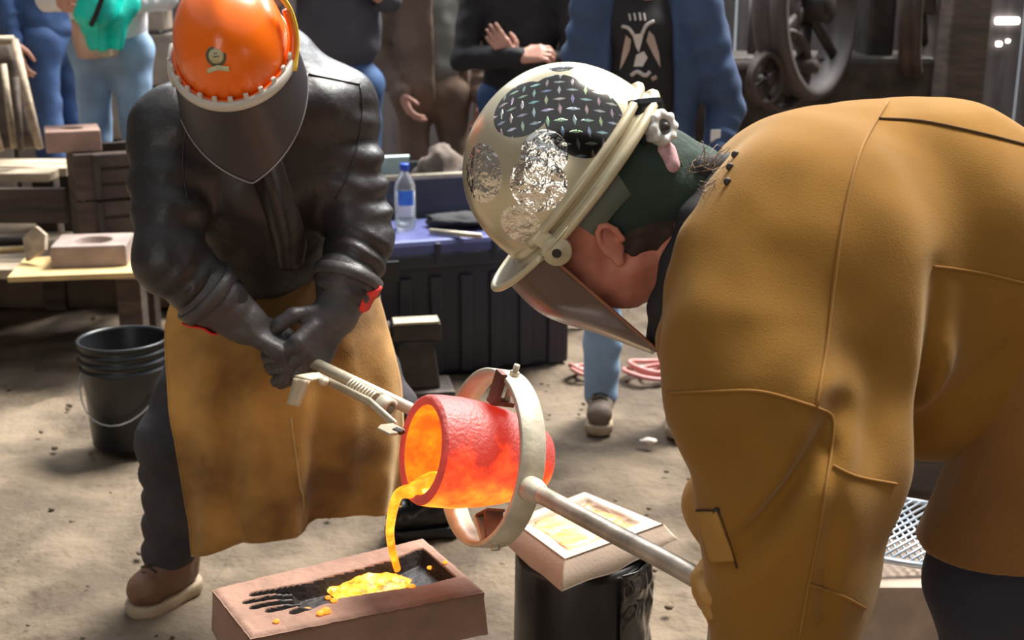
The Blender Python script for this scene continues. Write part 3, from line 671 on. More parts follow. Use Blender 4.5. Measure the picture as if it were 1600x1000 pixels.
def open_mould():
    n, m_ = 330, 176; th = 0.092
    p, q = np.meshgrid(np.linspace(0, 1, n), np.linspace(0, 1, m_), indexing='ij'); mk = hand_mask(p, q); depth = 0.034*mk
    edge = np.minimum(np.minimum(p, 1-p)*0.46, np.minimum(q, 1-q)*0.24); rnd = 0.006*np.clip(1-edge/0.012, 0, 1)**2
    B = (QA[None, None]*(1-p)[..., None]+QD*p[..., None])*(1-q)[..., None] + (QB*(1-p)[..., None]+QC*p[..., None])*q[..., None]
    P = B.copy(); P[..., 2] += -depth - rnd + 0.0012*fbm(B*60, 2, 4)
    V = P.reshape(-1, 3); F = [(i*m_+j, i*m_+j+1, (i+1)*m_+j+1, (i+1)*m_+j) for i in range(n-1) for j in range(m_-1)]
    per = [i*m_ for i in range(n)] + [(n-1)*m_+j for j in range(1, m_)] + [i*m_+m_-1 for i in range(n-2, -1, -1)] + [j for j in range(m_-2, 0, -1)]
    c = V[per].mean(0); k = len(per); rows = [V[per]]
    for s in (0.15, 0.5, 0.85, 1.0):
        R = c + (V[per]-c)*np.array((1+0.03*s, 1+0.03*s, 1)); R = R.copy(); R[:, 2] = MZ - 0.004 - th*s + 0.003*fbm(R*25, 2, 6); R[:, :2] += 0.003*fbm(R*18, 2, 9)[:, None]; rows.append(R)
    Vs = list(V); base = [per]
    for R in rows[1:]:
        base.append(list(range(len(Vs), len(Vs)+k))); Vs += list(R)
    for a, b in zip(base[:-1], base[1:]): F += [(a[i], b[i], b[(i+1) % k], a[(i+1) % k]) for i in range(k)]
    F.append(tuple(base[-1]))
    F = [f[::-1] for f in F]
    o = mesh_obj('open_sand_mould', Vs, F, M_sand); o.data.materials.append(M_wash)
    mm = mk.reshape(-1); idx = [1 if (len(f) == 4 and all(i < len(mm) for i in f) and np.mean(mm[list(f)]) > 0.10) else 0 for f in F]
    o.data.polygons.foreach_set('material_index', idx)
    tag(o, 'brown sand mould with a dark hand and forearm cavity, metal pouring in', 'mould')
    s = MB(); c2 = quad(0.5, 0.5); x = nrm(QD-QA); x[2] = 0; x = nrm(x); y = np.array((-x[1], x[0], 0))
    s.box((c2[0]+0.03, c2[1]+0.01, (MZ-0.1)/2), (0.30, 0.17, MZ-0.1), (x, y, np.array((0, 0, 1.0))), 0.01); tag(s.build('stump_block', mat('charred_block', s2l(40, 36, 34), 0.8, 0, 0.3, 6, bump=0.3)), 'dark block propping up the hand mould', 'block')
open_mould()
def pool():
    c = quad(0.62, 0.52, -0.026); b = blob_for([quad(0.4, 0.2), quad(0.85, 0.85)], 0.03, 0.004); r = np.random.default_rng(11)
    ex = nrm(QD-QA); ey = nrm(np.cross((0, 0, 1), ex)); ez = np.array((0, 0, 1.0))
    b.ell(quad(0.675, 0.42, -0.024), (ex, ey, ez), (0.066, 0.056, 0.017), 0.01); b.ell(quad(0.56, 0.60, -0.026), (ex, ey, ez), (0.05, 0.030, 0.013), 0.01)
    b.ell(quad(0.575, 0.33, -0.026), (ex, ey, ez), (0.055, 0.014, 0.010), 0.008); b.ell(quad(0.49, 0.42, -0.027), (ex, ey, ez), (0.022, 0.022, 0.008), 0.008)
    for _ in range(9):
        b.ell(quad(r.uniform(0.45, 0.76), r.uniform(0.28, 0.72), -0.026), (ex, ey, ez), (r.uniform(0.01, 0.025), r.uniform(0.006, 0.014), 0.010), 0.006)
    b.noise(0.004, 55, 3)
    tag(b.build('molten_splash', M_melt), 'glowing yellow splash of molten metal in the hand mould', 'molten metal')
    for k, (pp, qq, s) in enumerate(((0.31, 0.58, 0.0085), (0.335, 0.66, 0.006), (0.40, 0.72, 0.0055), (0.31, 0.88, 0.006), (0.335, 0.87, 0.008), (0.24, 0.60, 0.005), (0.255, 0.63, 0.0045), (0.13, 0.86, 0.005), (0.78, 0.66, 0.006), (0.74, 0.74, 0.0065), (0.93, 0.36, 0.005), (0.965, 0.50, 0.0045), (0.44, 0.40, 0.005))):
        d = 0.034*float(hand_mask(np.array(pp), np.array(qq))); o = MB().ball(quad(pp, qq, -d+s*0.6), (s*1.3, s, s*0.8), 10, 6)
        tag(o.build('molten_droplet', M_drop), ('tiny glowing orange droplet lying in the dark hand cavity of the mould' if d > 0.002 else 'tiny glowing orange droplet lying on the flat rim of the hand mould'), 'droplet', 'molten droplets splashed on the hand mould')
pool()

# ------------------------------------------------------------------ filled mould on an upturned black pail
NZ = 0.42
RA, RB, RC, RD = G(800, 812, NZ), G(883, 873, NZ), G(1036, 818, NZ), G(914, 768, NZ)
def filled_mould():
    n, m_ = 60, 60; th = 0.048
    p, q = np.meshgrid(np.linspace(0, 1, n), np.linspace(0, 1, m_), indexing='ij')
    B = (RA*(1-p)[..., None]+RD*p[..., None])*(1-q)[..., None] + (RB*(1-p)[..., None]+RC*p[..., None])*q[..., None]
    wob = 0.02*fbm(B*14, 2, 3); inside = np.minimum(np.minimum(p-0.11, 0.89-p), np.minimum(q-0.13, 0.86-q)) + wob
    mk = np.clip(inside/0.02+0.5, 0, 1); B = B.copy(); B[..., 2] -= 0.012*mk
    V = B.reshape(-1, 3); F = [(i*m_+j, i*m_+j+1, (i+1)*m_+j+1, (i+1)*m_+j) for i in range(n-1) for j in range(m_-1)]
    per = [i*m_ for i in range(n)] + [(n-1)*m_+j for j in range(1, m_)] + [i*m_+m_-1 for i in range(n-2, -1, -1)] + [j for j in range(m_-2, 0, -1)]
    c = V[per].mean(0); k = len(per); Vs = list(V); base = [per]
    for s, e in ((0.06, 1.03), (0.5, 1.13), (0.9, 1.20), (1.0, 1.19)):
        R = c + (V[per]-c)*np.array((e, e, 1)); sag = np.clip(fbm(R*np.array((9, 9, 0)), 2, 8), -1, 1)
        R[:, 2] = NZ - 0.002 - th*s + (0.012*sag*(s > 0.8)); base.append(list(range(len(Vs), len(Vs)+k))); Vs += list(R)
    for a, b in zip(base[:-1], base[1:]): F += [(a[i], b[i], b[(i+1) % k], a[(i+1) % k]) for i in range(k)]
    F.append(tuple(base[-1])); F = [f[::-1] for f in F]
    m = mat('cream_mould_sand', s2l(184, 164, 146), 0.9, 0, 0.08, 9, bump=0.2, bscale=150, bdist=0.003)
    tag(mesh_obj('filled_sand_mould', Vs, F, m), 'cream sand mould filled with glowing metal on the upturned black pail', 'mould')
    # metal lying in it
    n = 50; t_ = np.linspace(0, 1, n); pp, qq = np.meshgrid(t_, t_, indexing='ij')
    wv = fbm(np.stack([pp*5, qq*5, pp*0+3], -1), 2, 6)*0.030
    p = 0.125+0.75*pp + wv*(np.abs(pp-0.5) > 0.3); q = 0.145+0.70*qq + wv*(np.abs(qq-0.5) > 0.3)
    B = (RA*(1-p)[..., None]+RD*p[..., None])*(1-q)[..., None] + (RB*(1-p)[..., None]+RC*p[..., None])*q[..., None]
    B[..., 2] = NZ - 0.0085 + 0.0012*fbm(B*50, 2, 2); ed = np.minimum(np.minimum(pp, 1-pp), np.minimum(qq, 1-qq)) + 0.03*fbm(np.stack([pp*7, qq*7, pp*0], -1), 2, 9)
    F = [(i*n+j, (i+1)*n+j, (i+1)*n+j+1, i*n+j+1) for i in range(n-1) for j in range(n-1)]; e_ = ed.reshape(-1)
    mh = hot('fresh_cast_metal', [(0.38, (1.0, 0.36, 0.02)), (0.47, (1.0, 0.58, 0.06)), (0.56, (1.0, 0.80, 0.25)), (0.72, (1.0, 0.95, 0.6))], 16, 1.15, (0.06, 0.03, 0.02), 0.4, 0.3, 60)
    mo = hot('cooling_cast_edge', [(0.35, (1.0, 0.10, 0.005)), (0.6, (1.0, 0.30, 0.015))], 30, 1.15, (0.1, 0.04, 0.02), 0.5, 0.3, 60)
    o = mesh_obj('cast_metal', B.reshape(-1, 3), F, mh); o.data.materials.append(mo); o.data.polygons.foreach_set('material_index', [1 if np.mean(e_[list(f)]) < 0.055 else 0 for f in F])
    tag(o, 'white-hot metal with orange cooling edge filling the cream mould', 'molten metal')
    g = (RA+RB+RC+RD)/4; g[2] = 0; t = thing('upturned_pail', 'upturned black pail half wrapped in shiny black plastic under the cream mould', 'bucket', g); h = NZ-th-0.012
    MB().lathe([(0.152, 0), (0.158, 0.002), (0.158, 0.014), (0.150, 0.016), (0.149, 0.10), (0.145, h-0.02), (0.138, h), (0.001, h)], g, seg=56).build('pail', mat('glossy_black', s2l(28, 26, 26), 0.3, 0, 0.2, 5), t)
    V, F = [], []; nn, mm = 40, 40
    for i in range(nn):
        a = -2.05 + 1.75*i/(nn-1)
        for j in range(mm):
            zz = 0.01 + (h-0.012)*j/(mm-1); V.append((a, zz))
    A_ = np.array(V); w = 0.153 + 0.008*np.abs(fbm(np.column_stack([A_[:, 0]*4, A_[:, 1]*16, A_[:, 0]*0]), 3, 4))
    Vp = np.column_stack([g[0]+w*np.cos(A_[:, 0]+0.7), g[1]+w*np.sin(A_[:, 0]+0.7), A_[:, 1]])
    F = [(i*mm+j, (i+1)*mm+j, (i+1)*mm+j+1, i*mm+j+1) for i in range(nn-1) for j in range(mm-1)]
    sel = [f for f in F if A_[f[0], 0] + 0.7 > -1.05]
    mesh_obj('plastic_wrap', Vp, sel, mat('shiny_black_film', s2l(24, 23, 25), 0.14, 0, 0.2, 5, coat=0.5), t, solid=0.0015)
filled_mould()

# ------------------------------------------------------------------ two-man pouring shank: ring, lugs, pipe handles, keeper
RCN = MC - AX*0.150 + np.array((0, 0, -0.004))
HL, HR = W(420, 534, 2.80), W(1102, 910, 1.76)
def shank():
    t = thing('pouring_shank', 'long two-man steel pouring shank with a flat ring round the crucible', 'pouring shank', RCN - np.array((0, 0, 0.17)))
    M_ring = mat('ring_steel', s2l(196, 188, 168), 0.5, 0.2, 0.2, 16, bump=0.15, bscale=50)
    ra = AX; R = 0.170; w = 0.052
    ring = MB().lathe([(R-0.005, -w/2), (R+0.003, -w/2), (R+0.005, -w/2+0.002), (R+0.005, w/2-0.002), (R+0.003, w/2), (R-0.005, w/2)], RCN, ra, 96, closed=True); ring.build('ring', M_ring, t, flat=False)
    d = HR-HL; d = nrm(d - ra*np.dot(d, ra)); pr = RCN + d*(R+0.004); pl = RCN - d*(R+0.004)
    x = np.cross(ra, d)
    MB().lathe([(0.001, 0.0), (0.024, 0.0), (0.024, 0.02), (0.020, 0.035), (0.017, 0.045)], pr - d*0.002, nrm(HR-pr), 24).build('socket', M_ring, t)
    dr = nrm(HR-pr); q0 = HR
    pts = [pr, pr*0.5+HR*0.5, HR-dr*0.03, HR + dr*0.015 + np.array((0.0, 0, -0.012)), HR + dr*0.035 + np.array((0, 0, -0.055)), HR + dr*0.035 + np.array((-0.005, 0, -0.14)), HR + dr*0.03 + np.array((-0.012, 0, -0.24))]
    MB().tube(pts, 0.0165, 20, smooth_path=8).build('handle_pipe', mat('sooty_pipe', s2l(176, 162, 144), 0.4, 0.35, 0.3, 18, bump=0.1), t)
    dl = nrm(HL-pl)
    MB().tube([pl, HL + dl*0.06], 0.0135, 18).build('handle_pipe', M_steel, t)
    def onL(u, off=(0, 0, 0)):                                         # point on the left pipe above image column u
        k = (u-420)/(640-420); e = W(640, 655, 2.52); return HL*(1-k) + e*k + np.asarray(off)
    c0, c1 = onL(552), onL(592); hp = [];
    xx, yy, zz = frame(c1-c0)
    for i in range(73):
        a = i/8*2*math.pi; hp.append(c0 + (c1-c0)*i/72 + (xx*math.cos(a)+yy*math.sin(a))*0.017)
    MB().tube(hp, 0.0032, 6).build('spring', M_steel, t)
    MB().lathe([(0.014, 0), (0.021, 0), (0.021, 0.03), (0.014, 0.03)], onL(598), c1-c0, 18).build('collar', M_ring, t)
    # keeper lever with bent flat handle and pouring lip
    y = np.array((0, -1.0, 0)); k0, k1, k2, k3 = W(457, 636, 2.62), W(468, 594, 2.62), W(502, 590, 2.64), W(578, 628, 2.56)
    M_fb = mat('pale_flat_bar', s2l(206, 190, 160), 0.5, 0.2, 0.1)
    V, F = sheet([[W(449, 631, 2.615), W(467, 636, 2.60)], [W(455, 610, 2.618), W(476, 615, 2.603)], [W(460, 590, 2.62), W(484, 595, 2.605)]], 3); mesh_obj('keeper_handle', V, F, M_fb, t, solid=0.007)
    V, F = sheet([[W(460, 589, 2.622), W(484, 595, 2.607)], [W(482, 585, 2.635), W(496, 593, 2.62)], [W(499, 584, 2.645), W(508, 592, 2.63)]], 3); mesh_obj('keeper_handle', V, F, M_fb, t, solid=0.007)
    MB().tube([k2 - (k3-k2)*0.05, k3, W(618, 664, 2.42)], 0.0095, 8, flat=((0, 0, 1), 0.6)).build('keeper_rod', M_steel, t)
    MB().ball(W(506, 596, 2.62), (0.012, 0.012, 0.010)).build('pivot_bolt', M_steel, t)
    tip = W(613, 672, 2.36); X = nrm(W(640, 686, 2.30)-W(590, 665, 2.40)); Z = nrm((0.1, -0.35, 0.9)); Y = nrm(np.cross(Z, X)); Z = np.cross(X, Y)
    MB().prism([(-0.036, -0.004), (-0.026, -0.018), (0.024, -0.020), (0.034, -0.010), (0.034, 0.010), (-0.018, 0.014)], 0.006, tip, (X, Y, Z)).build('keeper_lip', M_steel, t, bevel=0.001)
    MB().box(tip + X*0.026 + Z*0.004, (0.03, 0.012, 0.008), (X, Y, Z), 0.002).build('keeper_tooth', M_iron, t)
    # clamp at the top of the ring, gussets below
    up = nrm(np.array((0, 0, 1.0)) - ra*np.dot((0, 0, 1.0), ra)); sd = np.cross(up, ra)
    def rp(a, rr): return RCN + (up*math.cos(a) + sd*math.sin(a))*rr
    M_clamp = mat('heated_clamp', s2l(120, 80, 66), 0.6, 0.5, 0.3, 15)
    a = 0.10; u2 = nrm(rp(a, 1)-RCN); s2 = np.cross(u2, ra)
    MB().box(rp(a, R-0.02) + ra*0.028, (0.03, 0.014, 0.06), (s2, ra, u2), 0.003).build('clamp_plate', M_clamp, t)
    MB().box(rp(a, R-0.052) + ra*0.012, (0.026, 0.05, 0.010), (s2, ra, u2), 0.002).build('clamp_foot', M_clamp, t)
    MB().tube([rp(a, R-0.05) + ra*0.0, rp(a, R+0.012)], 0.006, 10).build('clamp_screw', M_steel, t)
    MB().lathe([(0.001, 0.010), (0.009, 0.010), (0.010, 0.008), (0.010, 0)], rp(a, R+0.004), u2, 6).build('bolt_head', M_steel, t, flat=True)
    MB().lathe([(0.001, 0.022), (0.006, 0.022), (0.006, 0.0)], rp(a, R+0.006), u2, 10).build('bolt_end', M_steel, t)
    for a in (math.pi*0.80, -math.pi*0.72):
        for sg in (1,):
            u2 = nrm(rp(a, 1)-RCN); s2 = np.cross(u2, ra)
            MB().box(rp(a, R-0.036), (0.008, 0.040, 0.058), (s2, ra, u2), 0.002).build('gusset', M_clamp, t)
            MB().box(rp(a, R-0.036) + s2*0.032, (0.008, 0.040, 0.058), (nrm(s2+u2*0.4), ra, nrm(u2-s2*0.4)), 0.002).build('gusset', M_ring, t)
            MB().box(rp(a, R-0.062) + s2*0.012, (0.05, 0.040, 0.006), (s2, ra, u2), 0.002).build('gusset', M_clamp, t)
            MB().lathe([(0.001, 0.010), (0.009, 0.010), (0.010, 0.007), (0.010, 0)], rp(a, R+0.004), u2, 6).build('bolt_head', M_steel, t, flat=True)
shank()

# ------------------------------------------------------------------ people: shared pieces
def hand(b, w, d, n, thumb, curl=(0.35, 0.5, 0.4), rad=0.0095, sc=1.0, k=0.006, spread=0.06):
    """palm, four unequal bent fingers and a thumb; d points to the fingers, n out of the palm, thumb=+-1 picks its side"""
    d = nrm(d); n = nrm(np.asarray(n) - d*np.dot(n, d)); a = np.cross(d, n)*thumb; w = np.asarray(w, float); tips = []
    offs = (0.031, 0.0105, -0.0105, -0.030); lens = (0.92, 1.0, 0.95, 0.76); back = (0.088, 0.092, 0.088, 0.080)
    for o, l, bk in zip(offs, lens, back):
        kn = w + (d*bk + a*o)*sc
        b.cap(w + (d*0.01 + a*o*0.55)*sc, kn, 0.017*sc, 0.0135*sc+rad*0.15, 0.012)
        p = kn; th = 0.0; sd = nrm(d + a*o*spread/0.03)
        for ln, c, r in zip((0.044, 0.028, 0.022), curl, (1.1, 1.0, 0.88)):
            th += c; q = p + (sd*math.cos(th) + n*math.sin(th))*ln*l*sc; b.cap(p, q, rad*r, rad*r*0.93, k); p = q
        tips.append(p)
    p = w + (d*0.022 + a*0.030 + n*0.006)*sc; q = p + nrm(d*0.62 + a*0.62 + n*0.30)*0.040*sc; r = q + nrm(d*0.85 + a*0.12 + n*0.45)*0.030*sc; s = r + nrm(d*0.9 - a*0.1 + n*0.5)*0.024*sc
    b.cap(w + d*0.012*sc + a*0.012*sc, p, 0.016*sc, 0.016*sc, 0.01); b.cap(p, q, 0.0155*sc, rad*1.2, 0.008); b.cap(q, r, rad*1.18, rad*1.08, k); b.cap(r, s, rad*1.05, rad*0.9, k)
    return tips
def head(b, o, F, U, s=1.0, k=0.012):
    """skull, brow, nose, lips, jaw, ears around the centre o between the ears"""
    F, U = nrm(F), nrm(U); L_ = np.cross(U, F); P = lambda f, u, l=0.0: o + (F*f + U*u + L_*l)*s
    b.ell(P(-0.008, 0.045), (F, U, L_), np.array((0.100, 0.092, 0.077))*s, k); b.ell(P(0.045, -0.025), (F, U, L_), np.array((0.052, 0.075, 0.062))*s, 0.03)
    b.cap(P(0.005, -0.055, 0.045), P(0.070, -0.098, 0.014), 0.026*s, 0.020*s, 0.02); b.cap(P(0.005, -0.055, -0.045), P(0.070, -0.098, -0.014), 0.026*s, 0.020*s, 0.02)
    b.cap(P(0.074, -0.100, 0.008), P(0.074, -0.100, -0.008), 0.020*s, k=0.015)
    b.cap(P(0.083, 0.022, 0.034), P(0.083, 0.022, -0.034), 0.012*s, k=0.012)
    b.cap(P(0.092, 0.008), P(0.114, -0.030), 0.008*s, 0.012*s, 0.008); b.cap(P(0.100, -0.036, 0.012), P(0.100, -0.036, -0.012), 0.0085*s, k=0.006)
    b.cap(P(0.092, -0.062, 0.016), P(0.092, -0.062, -0.016), 0.0075*s, k=0.004); b.cap(P(0.088, -0.074, 0.013), P(0.088, -0.074, -0.013), 0.0085*s, k=0.004)
    for sd in (1, -1):
        b.ell(P(0.075, -0.028, 0.042*sd), (F, U, L_), np.array((0.018, 0.020, 0.020))*s, 0.015)
        b.ell(P(0.083, 0.003, 0.032*sd), (F, U, L_), np.array((0.013, 0.011, 0.015))*s, 0.01, op='sub'); b.ell(P(0.072, 0.003, 0.032*sd), (F, U, L_), np.array((0.014, 0.012, 0.014))*s, 0.004)
        e = P(-0.008, -0.004, 0.079*sd); eu, ef = nrm(U-0.25*F), nrm(F+0.25*U); el = nrm(L_*sd - 0.35*F)
        for i in range(9):
            t0, t1 = -0.9+i*0.62, -0.9+(i+1)*0.62
            if i >= 7: break
            q = lambda t: e + (ef*math.cos(t)*0.016 + eu*(math.sin(t)*0.029))*s + el*(0.010+0.004*math.sin(t))*s
            b.cap(q(t0), q(t1), 0.0048*s, 0.0048*s, 0.003)
        b.ell(e + el*0.003*s, (ef, eu, el), np.array((0.017, 0.029, 0.006))*s, 0.004); b.ell(e + (eu*-0.030 + ef*0.008)*s + el*0.007*s, (ef, eu, el), np.array((0.009, 0.011, 0.006))*s, 0.004)
    return P
def dome(c, F, U, rx, ry, h, nphi=64, nt=20, e=0.72, bottom=0.0, bill=None, ridge=0.0):
    """helmet shell as a grid; bill(phi) pushes the last rows outward"""
    F, U = nrm(F), nrm(U); L_ = np.cross(U, F); V, Fc = [], []
    for i in range(nt+1):
        t = i/nt; a = t*math.pi/2; rr = math.sin(a)**(1.0); z = h*math.cos(a)**e
        for j in range(nphi):
            p = 2*math.pi*j/nphi; g = ridge*math.exp(-(math.sin(p)*rr/0.22)**2)*(rr < 0.9)*(1-rr**4)
            V.append(c + F*rx*rr*math.cos(p) + L_*ry*rr*math.sin(p) + U*(z+g-bottom*t))
    Fc = [(i*nphi+j, (i+1)*nphi+j, (i+1)*nphi+(j+1) % nphi, i*nphi+(j+1) % nphi) for i in range(nt) for j in range(nphi)]
    if bill is not None:
        n0 = len(V); steps = 5
        for s in range(1, steps+1):
            for j in range(nphi):
                p = 2*math.pi*j/nphi; out, dn = bill(p); k = s/steps
                V.append(c + F*(rx+out*k)*math.cos(p) + L_*(ry+out*k)*math.sin(p) - U*(bottom + dn*k**1.3))
        for s in range(steps):
            a0 = n0-nphi if s == 0 else n0+(s-1)*nphi; b0 = n0+s*nphi
            Fc += [(a0+j, b0+j, b0+(j+1) % nphi, a0+(j+1) % nphi) for j in range(nphi)]
    return V, Fc, L_
def boot(t, ankle, toe, top, mb, ms, name='boot', w=0.046, solez=None):
    """laced work boot with a separate welted sole; toe and ankle given on the ground plan"""
    ankle, toe, top = map(lambda p: np.asarray(p, float), (ankle, toe, top)); z0 = 0.0; d = toe-ankle; d[2] = 0; L_ = np.linalg.norm(d); d = nrm(d); s = np.array((-d[1], d[0], 0)); hl = ankle - d*0.055
    b = blob_for([toe, hl, top, ankle], 0.12, 0.006); z = lambda p, h: np.array((p[0], p[1], h))
    b.cap(z(toe-d*0.045, 0.058), z(ankle, 0.068), w, w*0.86, 0.03, flat=((0, 0, 1), 0.85)); b.cap(z(hl, 0.06), z(hl, 0.09), w*0.72, w*0.75, 0.03)
    b.cap(z(ankle, 0.075), top, w*0.92, w*1.12, 0.04); b.cut((0, 0, 0.026), (0, 0, -1)); b.noise(0.002, 40, 3); o = b.build(name, mb, t)
    b = blob_for([z(toe, 0), z(hl, 0)], 0.10, 0.005); b.cap(z(toe-d*0.045, 0.015), z(ankle+d*0.03, 0.015), w*1.10, w*0.92, 0.02); b.cap(z(ankle+d*0.03, 0.015), z(hl, 0.015), w*0.92, w*0.86, 0.02)
    b.cut((0, 0, 0.03), (0, 0, 1)); b.cut((0, 0, -0.006), (0, 0, -1)); b.build('sole', ms, o)
    lc = mat('boot_lace', s2l(60, 50, 42), 0.8)
    for i in range(4):
        c = z(ankle, 0) + d*(0.075-0.016*i) + np.array((0, 0, 0.105+0.011*i)); MB().tube([c - s*0.028 - (0, 0, 0.010), c, c + s*0.028 - (0, 0, 0.010)], 0.0028, 6).build('lace', lc, o)

# ------------------------------------------------------------------ the man in the orange hard hat
def orange_hat_man():
    t = thing('person', 'person in orange hard hat, dark leather jacket and suede apron gripping the pouring shank', 'person', (-0.6, 3.1, 0), 'pouring crew')
    M_jk = mat('black_leather', s2l(44, 40, 40), 0.43, 0, 0.2, 5, bump=0.35, bscale=22, bdist=0.012, spec=0.5)
    M_tr = mat('dark_trousers', s2l(58, 54, 58), 0.9, 0, 0.2, 8, bump=0.3, bscale=60)
    M_gl = mat('grey_glove_leather', s2l(66, 62, 62), 0.5, 0, 0.25, 9, bump=0.3, bscale=45)
    M_red = mat('red_cuff_trim', s2l(224, 52, 40), 0.6, 0, 0.1)
    M_ap = mat('stained_suede', s2l(202, 150, 76), 0.9, 0, 0.2, 4.2, col2=s2l(112, 76, 32), bump=0.25, bscale=160, sheen=0.3, lo=0.36, hi=0.66, bdist=0.004)
    shR, shL = W(268, 205, 2.80), W(528, 170, 2.98); S = nrm(shL-shR)
    elR, wrR = W(262, 405, 2.68), W(372, 498, 2.72); elL, wrL = W(563, 372, 2.90), W(527, 488, 2.80)
    neck, chest, belly, pelv = W(395, 130, 2.92), W(398, 270, 2.93), W(425, 385, 3.04), W(430, 455, 3.16)
    hipR, hipL = W(350, 480, 3.14), W(520, 470, 3.24); knR, knL = W(268, 690, 2.98), W(602, 640, 3.18)
    gR, gL = G(262, 940), G(668, 832); anR, anL = gR + (0.01, 0.03, 0.13), gL + (0.0, 0.03, 0.13)
    HC = W(364, 78, 2.66); U = nrm((-0.03, -0.64, 0.77)); F = nrm((0.11, -0.77, -0.63)); F = nrm(F - U*np.dot(F, U)); Lf = np.cross(U, F); hc = HC - U*0.055
    # body
    b = blob_for([shR, shL, elR, wrR, elL, wrL, hc, gR, gL, pelv], 0.2, 0.014)
    head(b, hc, F, U); b.cap(hc - U*0.05 - F*0.03, neck, 0.055, 0.065, 0.03); b.cap(shR, shL, 0.07, 0.07, 0.04); b.cap(neck, chest, 0.12, 0.14, 0.05, flat=(S, 1.15)); b.cap(chest, pelv, 0.14, 0.13, 0.05, flat=(S, 1.1))
    for p, q, r_ in ((shR, elR, wrR), (shL, elL, wrL)): b.cap(p, q, 0.055, 0.045); b.cap(q, r_, 0.043, 0.032)
    for p, q, r_ in ((hipR, knR, anR), (hipL, knL, anL)): b.cap(p, q, 0.075, 0.058, 0.04); b.cap(q, r_, 0.056, 0.042, 0.02)
    b.build('body', M_skin, t)
    # jacket
    b = blob_for([shR, shL, elR, wrR, elL, wrL, neck, pelv], 0.20, 0.0075)
    b.cap(shR + S*0.02, shL - S*0.02, 0.100, 0.100, 0.06); b.ell((shR+shL)/2 + (0, 0.03, 0.035), (S, (0, 1, 0), (0, 0, 1)), (0.16, 0.12, 0.09), 0.06); b.cap(W(392, 120, 2.94), chest, 0.135, 0.150, 0.06, flat=(S, 1.18)); b.cap(chest, belly, 0.150, 0.150, 0.06, flat=(S, 1.18)); b.cap(belly, pelv + (0, 0, 0.03), 0.15, 0.165, 0.05, flat=(S, 1.12))
    b.cap(shR, elR, 0.086, 0.072, 0.035, rip=(0.006, 3.5)); b.cap(elR, elR*0.30+wrR*0.70, 0.074, 0.064, 0.02, rip=(0.007, 3))
    b.cap(shL, elL, 0.086, 0.072, 0.035, rip=(0.009, 5)); b.cap(elL, elL*0.30+wrL*0.70, 0.072, 0.064, 0.02, rip=(0.007, 3))
    b.noise(0.011, 7, 2, 3, (1, 1, 0.6)); b.cut(belly + np.array((0.0, 0.0, -0.10)), (0.05, -0.12, -1)) if False else None
    jk = b.build('jacket', M_jk, t)
    V, F_ = sheet([[W(372, 195, 2.74), W(398, 190, 2.72), W(425, 195, 2.75)], [W(398, 290, 2.74), W(428, 290, 2.72), W(450, 290, 2.76)], [W(425, 370, 2.80), W(452, 372, 2.78), W(474, 368, 2.83)], [W(440, 418, 2.84), W(455, 424, 2.83), W(476, 408, 2.87)]], 7, lambda s, q, P: 0.006*np.sin(9*s+4*q)); mesh_obj('front_flap', V, F_, M_jk, jk, solid=0.005)
    on = surf(jk)
    for ln in ([(482, 116), (510, 122), (540, 128), (562, 132)], [(562, 132), (566, 170), (560, 220), (545, 270), (525, 310)], [(300, 150), (290, 200), (285, 260), (292, 310)]):
        S_ = [p for p in (on(*c_, 0.001) for c_ in catmull(np.array(ln, float), 6)) if p is not None]
        if len(S_) > 3: MB().tube(S_, 0.0022, 6).build('seam', M_jk, jk)
    # gloves
    for wr, el, d, n, th, ex, nm in ((wrR, elR, W(455, 545, 2.74)-wrR, (0.15, 0.25, -0.95), 1, 0, 'R'), (wrL, elL, W(486, 548, 2.73)-wrL, (-0.75, 0.35, -0.35), -1, 0, 'L')):
        b = blob_for([wr, wr+nrm(d)*0.17, el*0.4+wr*0.6], 0.09, 0.0045)
        hand(b, wr + nrm(d)*0.006, d, n, th, (0.55, 0.85, 0.55), 0.0155, 1.30, 0.004)
        c = el*0.42+wr*0.58; b.cap(wr, wr + nrm(d)*0.02, 0.044, 0.044, 0.015); b.cap(wr, c, 0.048, 0.076, 0.02, rip=(0.003, 2)); b.noise(0.003, 26, 4); g = b.build('glove', M_gl, t)
        ax = nrm(c-wr); x, y, z = frame(ax, (0, 0, 1)); MB().lathe([(0.074, -0.012), (0.081, -0.012), (0.082, 0.016), (0.076, 0.018)], c, ax, 32, closed=True).build('cuff_edge', M_gl, g)
        side = nrm(W(340, 545, 2.70)-W(372, 480, 2.72)) if nm == 'R' else nrm(np.array((1, -0.35, -0.1))); side = nrm(side - ax*np.dot(side, ax)); wd = np.cross(ax, side)
        p0, p1 = (wr + side*0.050 + ax*0.01, c + side*0.084); V = []
        for i in range(9):
            k = i/8; cc = p0*(1-k)+p1*k + side*0.004*math.sin(k*9); hw = 0.004+0.024*math.sin(math.pi*min(1, k*1.1+0.05)); V += [cc - wd*hw, cc + wd*hw]
        mesh_obj('cuff_trim', V, [(2*i, 2*i+1, 2*i+3, 2*i+2) for i in range(8)], M_red, g, solid=0.004)['label'] = 'red strip along the glove cuff'
    # trousers, boots
    b = blob_for([hipR, hipL, knR, knL, anR, anL, pelv], 0.18, 0.009)
    b.cap(hipR, hipL, 0.115, 0.115, 0.05)
    b.cap(hipR, knR, 0.098, 0.080, 0.05, rip=(0.004, 3)); b.cap(knR, anR + (0, 0, 0.0), 0.078, 0.072, 0.03, rip=(0.007, 4))
    b.cap(hipL, knL, 0.098, 0.080, 0.05, rip=(0.004, 3)); b.cap(knL, anL, 0.078, 0.068, 0.03, rip=(0.007, 4)); b.noise(0.006, 12, 6, 2); b.cut((0, 0, 0.10), (0, 0, -1)); b.build('trousers', M_tr, t)
